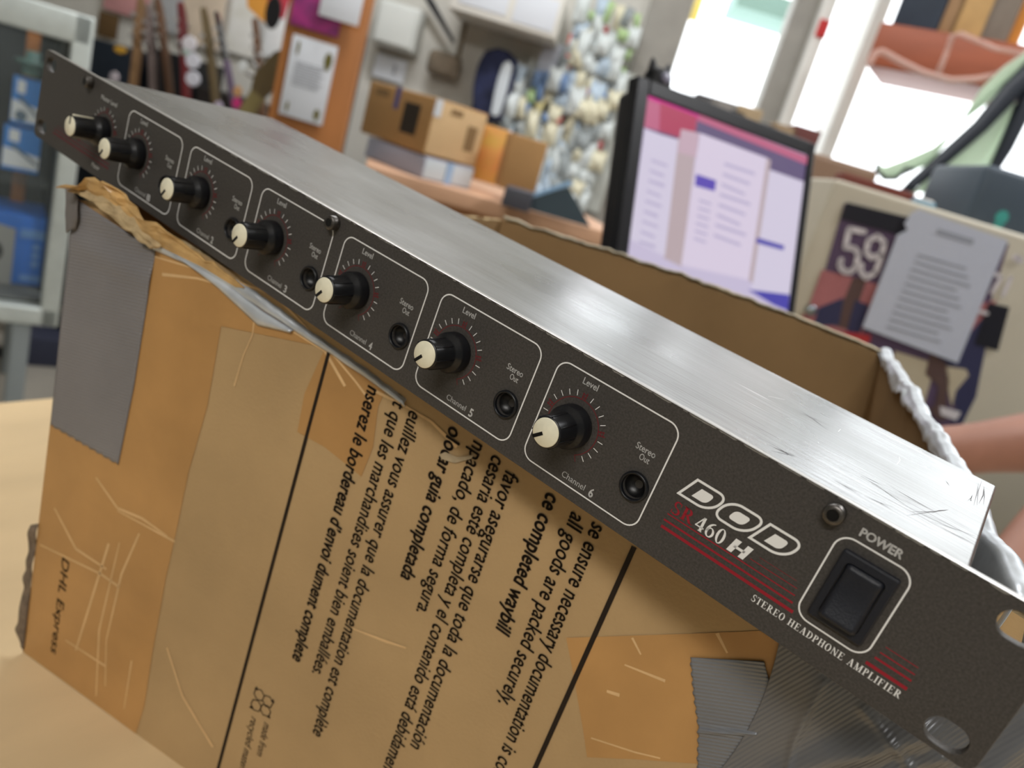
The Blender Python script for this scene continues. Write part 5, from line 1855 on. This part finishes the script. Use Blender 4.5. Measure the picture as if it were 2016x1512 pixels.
# ---- counter things at the right edge
t = MB()
t.rbox((0, 0, 0.006), (0.21, 0.29, 0.012), 0.003)
ob = t.build('paper_stack', mat('paper_greenish', (196, 204, 200), 0.6))
p = onplane(2010, 1010, Vector((0, 0, 0.806)), Vector((0, 0, 1)))
p.y = min(p.y, 0.93)
ob.matrix_world = pose(Vector((p.x + .05, p.y, 0.8)), -31)
tag(ob, 'pale greenish stack of paper on the counter behind the amplifier corner', 'paper')
t = MB(); t.cyl((0, 0, 0.006), (0, 0.12, 0.006), 0.005, 0.005, 10); t.cyl((0, 0.12, 0.006), (0, 0.15, 0.006), 0.006, 0.004, 10, m=1)
ob = t.build('marker_pen', [mat('pen_green', (70, 96, 90), 0.4), mat('pen_yellow', (206, 190, 96), 0.4)])
ob.matrix_world = pose(Vector((p.x + .0, p.y - .08, 0.812)), -28)
tag(ob, 'dark green marker with yellow tip lying on the paper stack', 'pen')

# ---- person whose arms reach in from the right
def person():
    V, E, R = [], [], []
    def n(p, r, par=None):
        V.append(p); R.append(r)
        if par is not None: E.append((par, len(V) - 1))
        return len(V) - 1
    L = lambda X, Y, Z: loc(X, Y, Z)
    cx, cy = 1.30, 0.98
    pel = n(L(cx, cy, .95), (.15, .11))
    sp_ = n(L(cx - .02, cy, 1.12), (.14, .10), pel)
    ch_ = n(L(cx - .05, cy, 1.30), (.16, .11), sp_)
    nk = n(L(cx - .08, cy, 1.47), (.055, .055), ch_)
    hd0 = n(L(cx - .10, cy, 1.55), (.07, .08), nk)
    hd1 = n(L(cx - .11, cy, 1.63), (.078, .095), hd0)
    hd2 = n(L(cx - .11, cy, 1.70), (.06, .07), hd1)
    n(L(cx - .215, cy, 1.60), (.012, .012), hd1)          # nose
    for s in (-1, 1):
        n(L(cx - .10, cy + s * .10, 1.61), (.014, .02), hd1)      # ears
        hip = n(L(cx, cy + s * .10, .88), (.095, .095), pel)
        kn = n(L(cx - .02, cy + s * .11, .50), (.062, .062), hip)
        an = n(L(cx, cy + s * .11, .09), (.042, .042), kn)
        n(L(cx - .15, cy + s * .12, .04), (.04, .03), an)
    def arm(sh, el, wr, hand_dir, palm_side):
        s0 = n(sh, (.062, .062), ch_)
        e0 = n(el, (.047, .047), s0)
        m0 = n(el.lerp(wr, .4), (.044, .044), e0)
        w0 = n(wr, (.029, .033), m0)
        hd = hand_dir.normalized(); sd = palm_side.normalized()
        p0 = n(wr + hd * .05, (.024, .036), w0)
        p1 = n(wr + hd * .085, (.018, .036), p0)
        dn = Vector((0, 0, -1))
        for i, (o_, l_) in enumerate(((-.030, .062), (-.010, .072), (.010, .068), (.030, .052))):
            k0 = n(wr + hd * .105 + sd * o_, (.0095, .0095), p1)
            k1 = n(wr + hd * (.105 + l_ * .55) + sd * o_ * 1.1 + dn * .012, (.0088, .0088), k0)
            n(wr + hd * (.105 + l_ * .85) + sd * o_ * 1.1 + dn * .035, (.0075, .0075), k1)
        t0 = n(wr + hd * .045 - sd * .045 + dn * .008, (.011, .011), p0)
        n(wr + hd * .085 - sd * .062 + dn * .02, (.0095, .0095), t0)
    # forearm along the rim of the box, then the near forearm
    e1, w1 = at(2150, 860, 1.02), at(1900, 884, 0.98)
    arm(L(cx - .06, cy + .20, 1.40), e1, w1, (w1 - e1) + Vector((0, 0, -.03)), AAX * -1)
    e2, w2 = at(2200, 950, 0.80), at(2010, 1112, 0.68)
    arm(L(cx - .06, cy - .20, 1.40), e2, w2, (w2 - e2) + Vector((0, 0, -.05)), AAX)
    me = bpy.data.meshes.new('body')
    me.from_pydata(V, E, [])
    o = bpy.data.objects.new('person', me)
    COL.objects.link(o)
    md = o.modifiers.new('skin', 'SKIN'); md.use_smooth_shade = True
    for i, r in enumerate(R):
        me.skin_vertices[0].data[i].radius = r
    me.skin_vertices[0].data[0].use_root = True
    md = o.modifiers.new('sub', 'SUBSURF'); md.levels = 2; md.render_levels = 2
    me.materials.append(M_skin)
    tag(o, 'person standing at the right edge, bare forearms reaching over the counter', 'person')
    # clothing
    t = MB()
    def shirt(u, v):
        a = 2 * PI * u
        z = lerp(.90, 1.45, v)
        rx = .155 + .02 * math.sin(v * PI) - .07 * max(0, v - .8) * 5 * .6
        ry = .205 + .035 * v - .12 * max(0, v - .85) * 5
        q = L(cx - .05 * v + rx * math.cos(a), cy + ry * math.sin(a), z)
        return q
    t.grid(shirt, 32, 20)
    for s in (-1, 1):
        sh_, el_ = L(cx - .06, cy + s * .20, 1.41), (e1 if s > 0 else e2)
        t.tube([sh_, sh_.lerp(el_, .25), sh_.lerp(el_, .55)], [.085, .08, .075], 16)
    t.build('shirt', mat('shirt_dark', (46, 52, 66), 0.85), o)
    t = MB()
    for s in (-1, 1):
        t.tube([L(cx, cy + s * .06, .98), L(cx, cy + s * .10, .86), L(cx - .02, cy + s * .11, .5), L(cx, cy + s * .11, .10)], [.125, .118, .085, .07], 18)
    t.build('trousers', mat('trousers_dark', (36, 38, 44), 0.85), o)
    t = MB()
    def hair(u, v):
        a = 2 * PI * u
        th = lerp(0, 1.75, v)
        k = 1.0 if math.cos(a) > -.3 else .82
        return L(cx - .105 + .108 * math.sin(th) * math.cos(a) * (1 if math.cos(a) > 0 else .95), cy + .098 * math.sin(th) * math.sin(a), 1.65 + .125 * math.cos(th * k))
    t.grid(hair, 32, 14)
    t.build('hair', mat('hair_dark', (34, 26, 22), 0.7, bump=.4, bscale=200), o)
    return o


person()
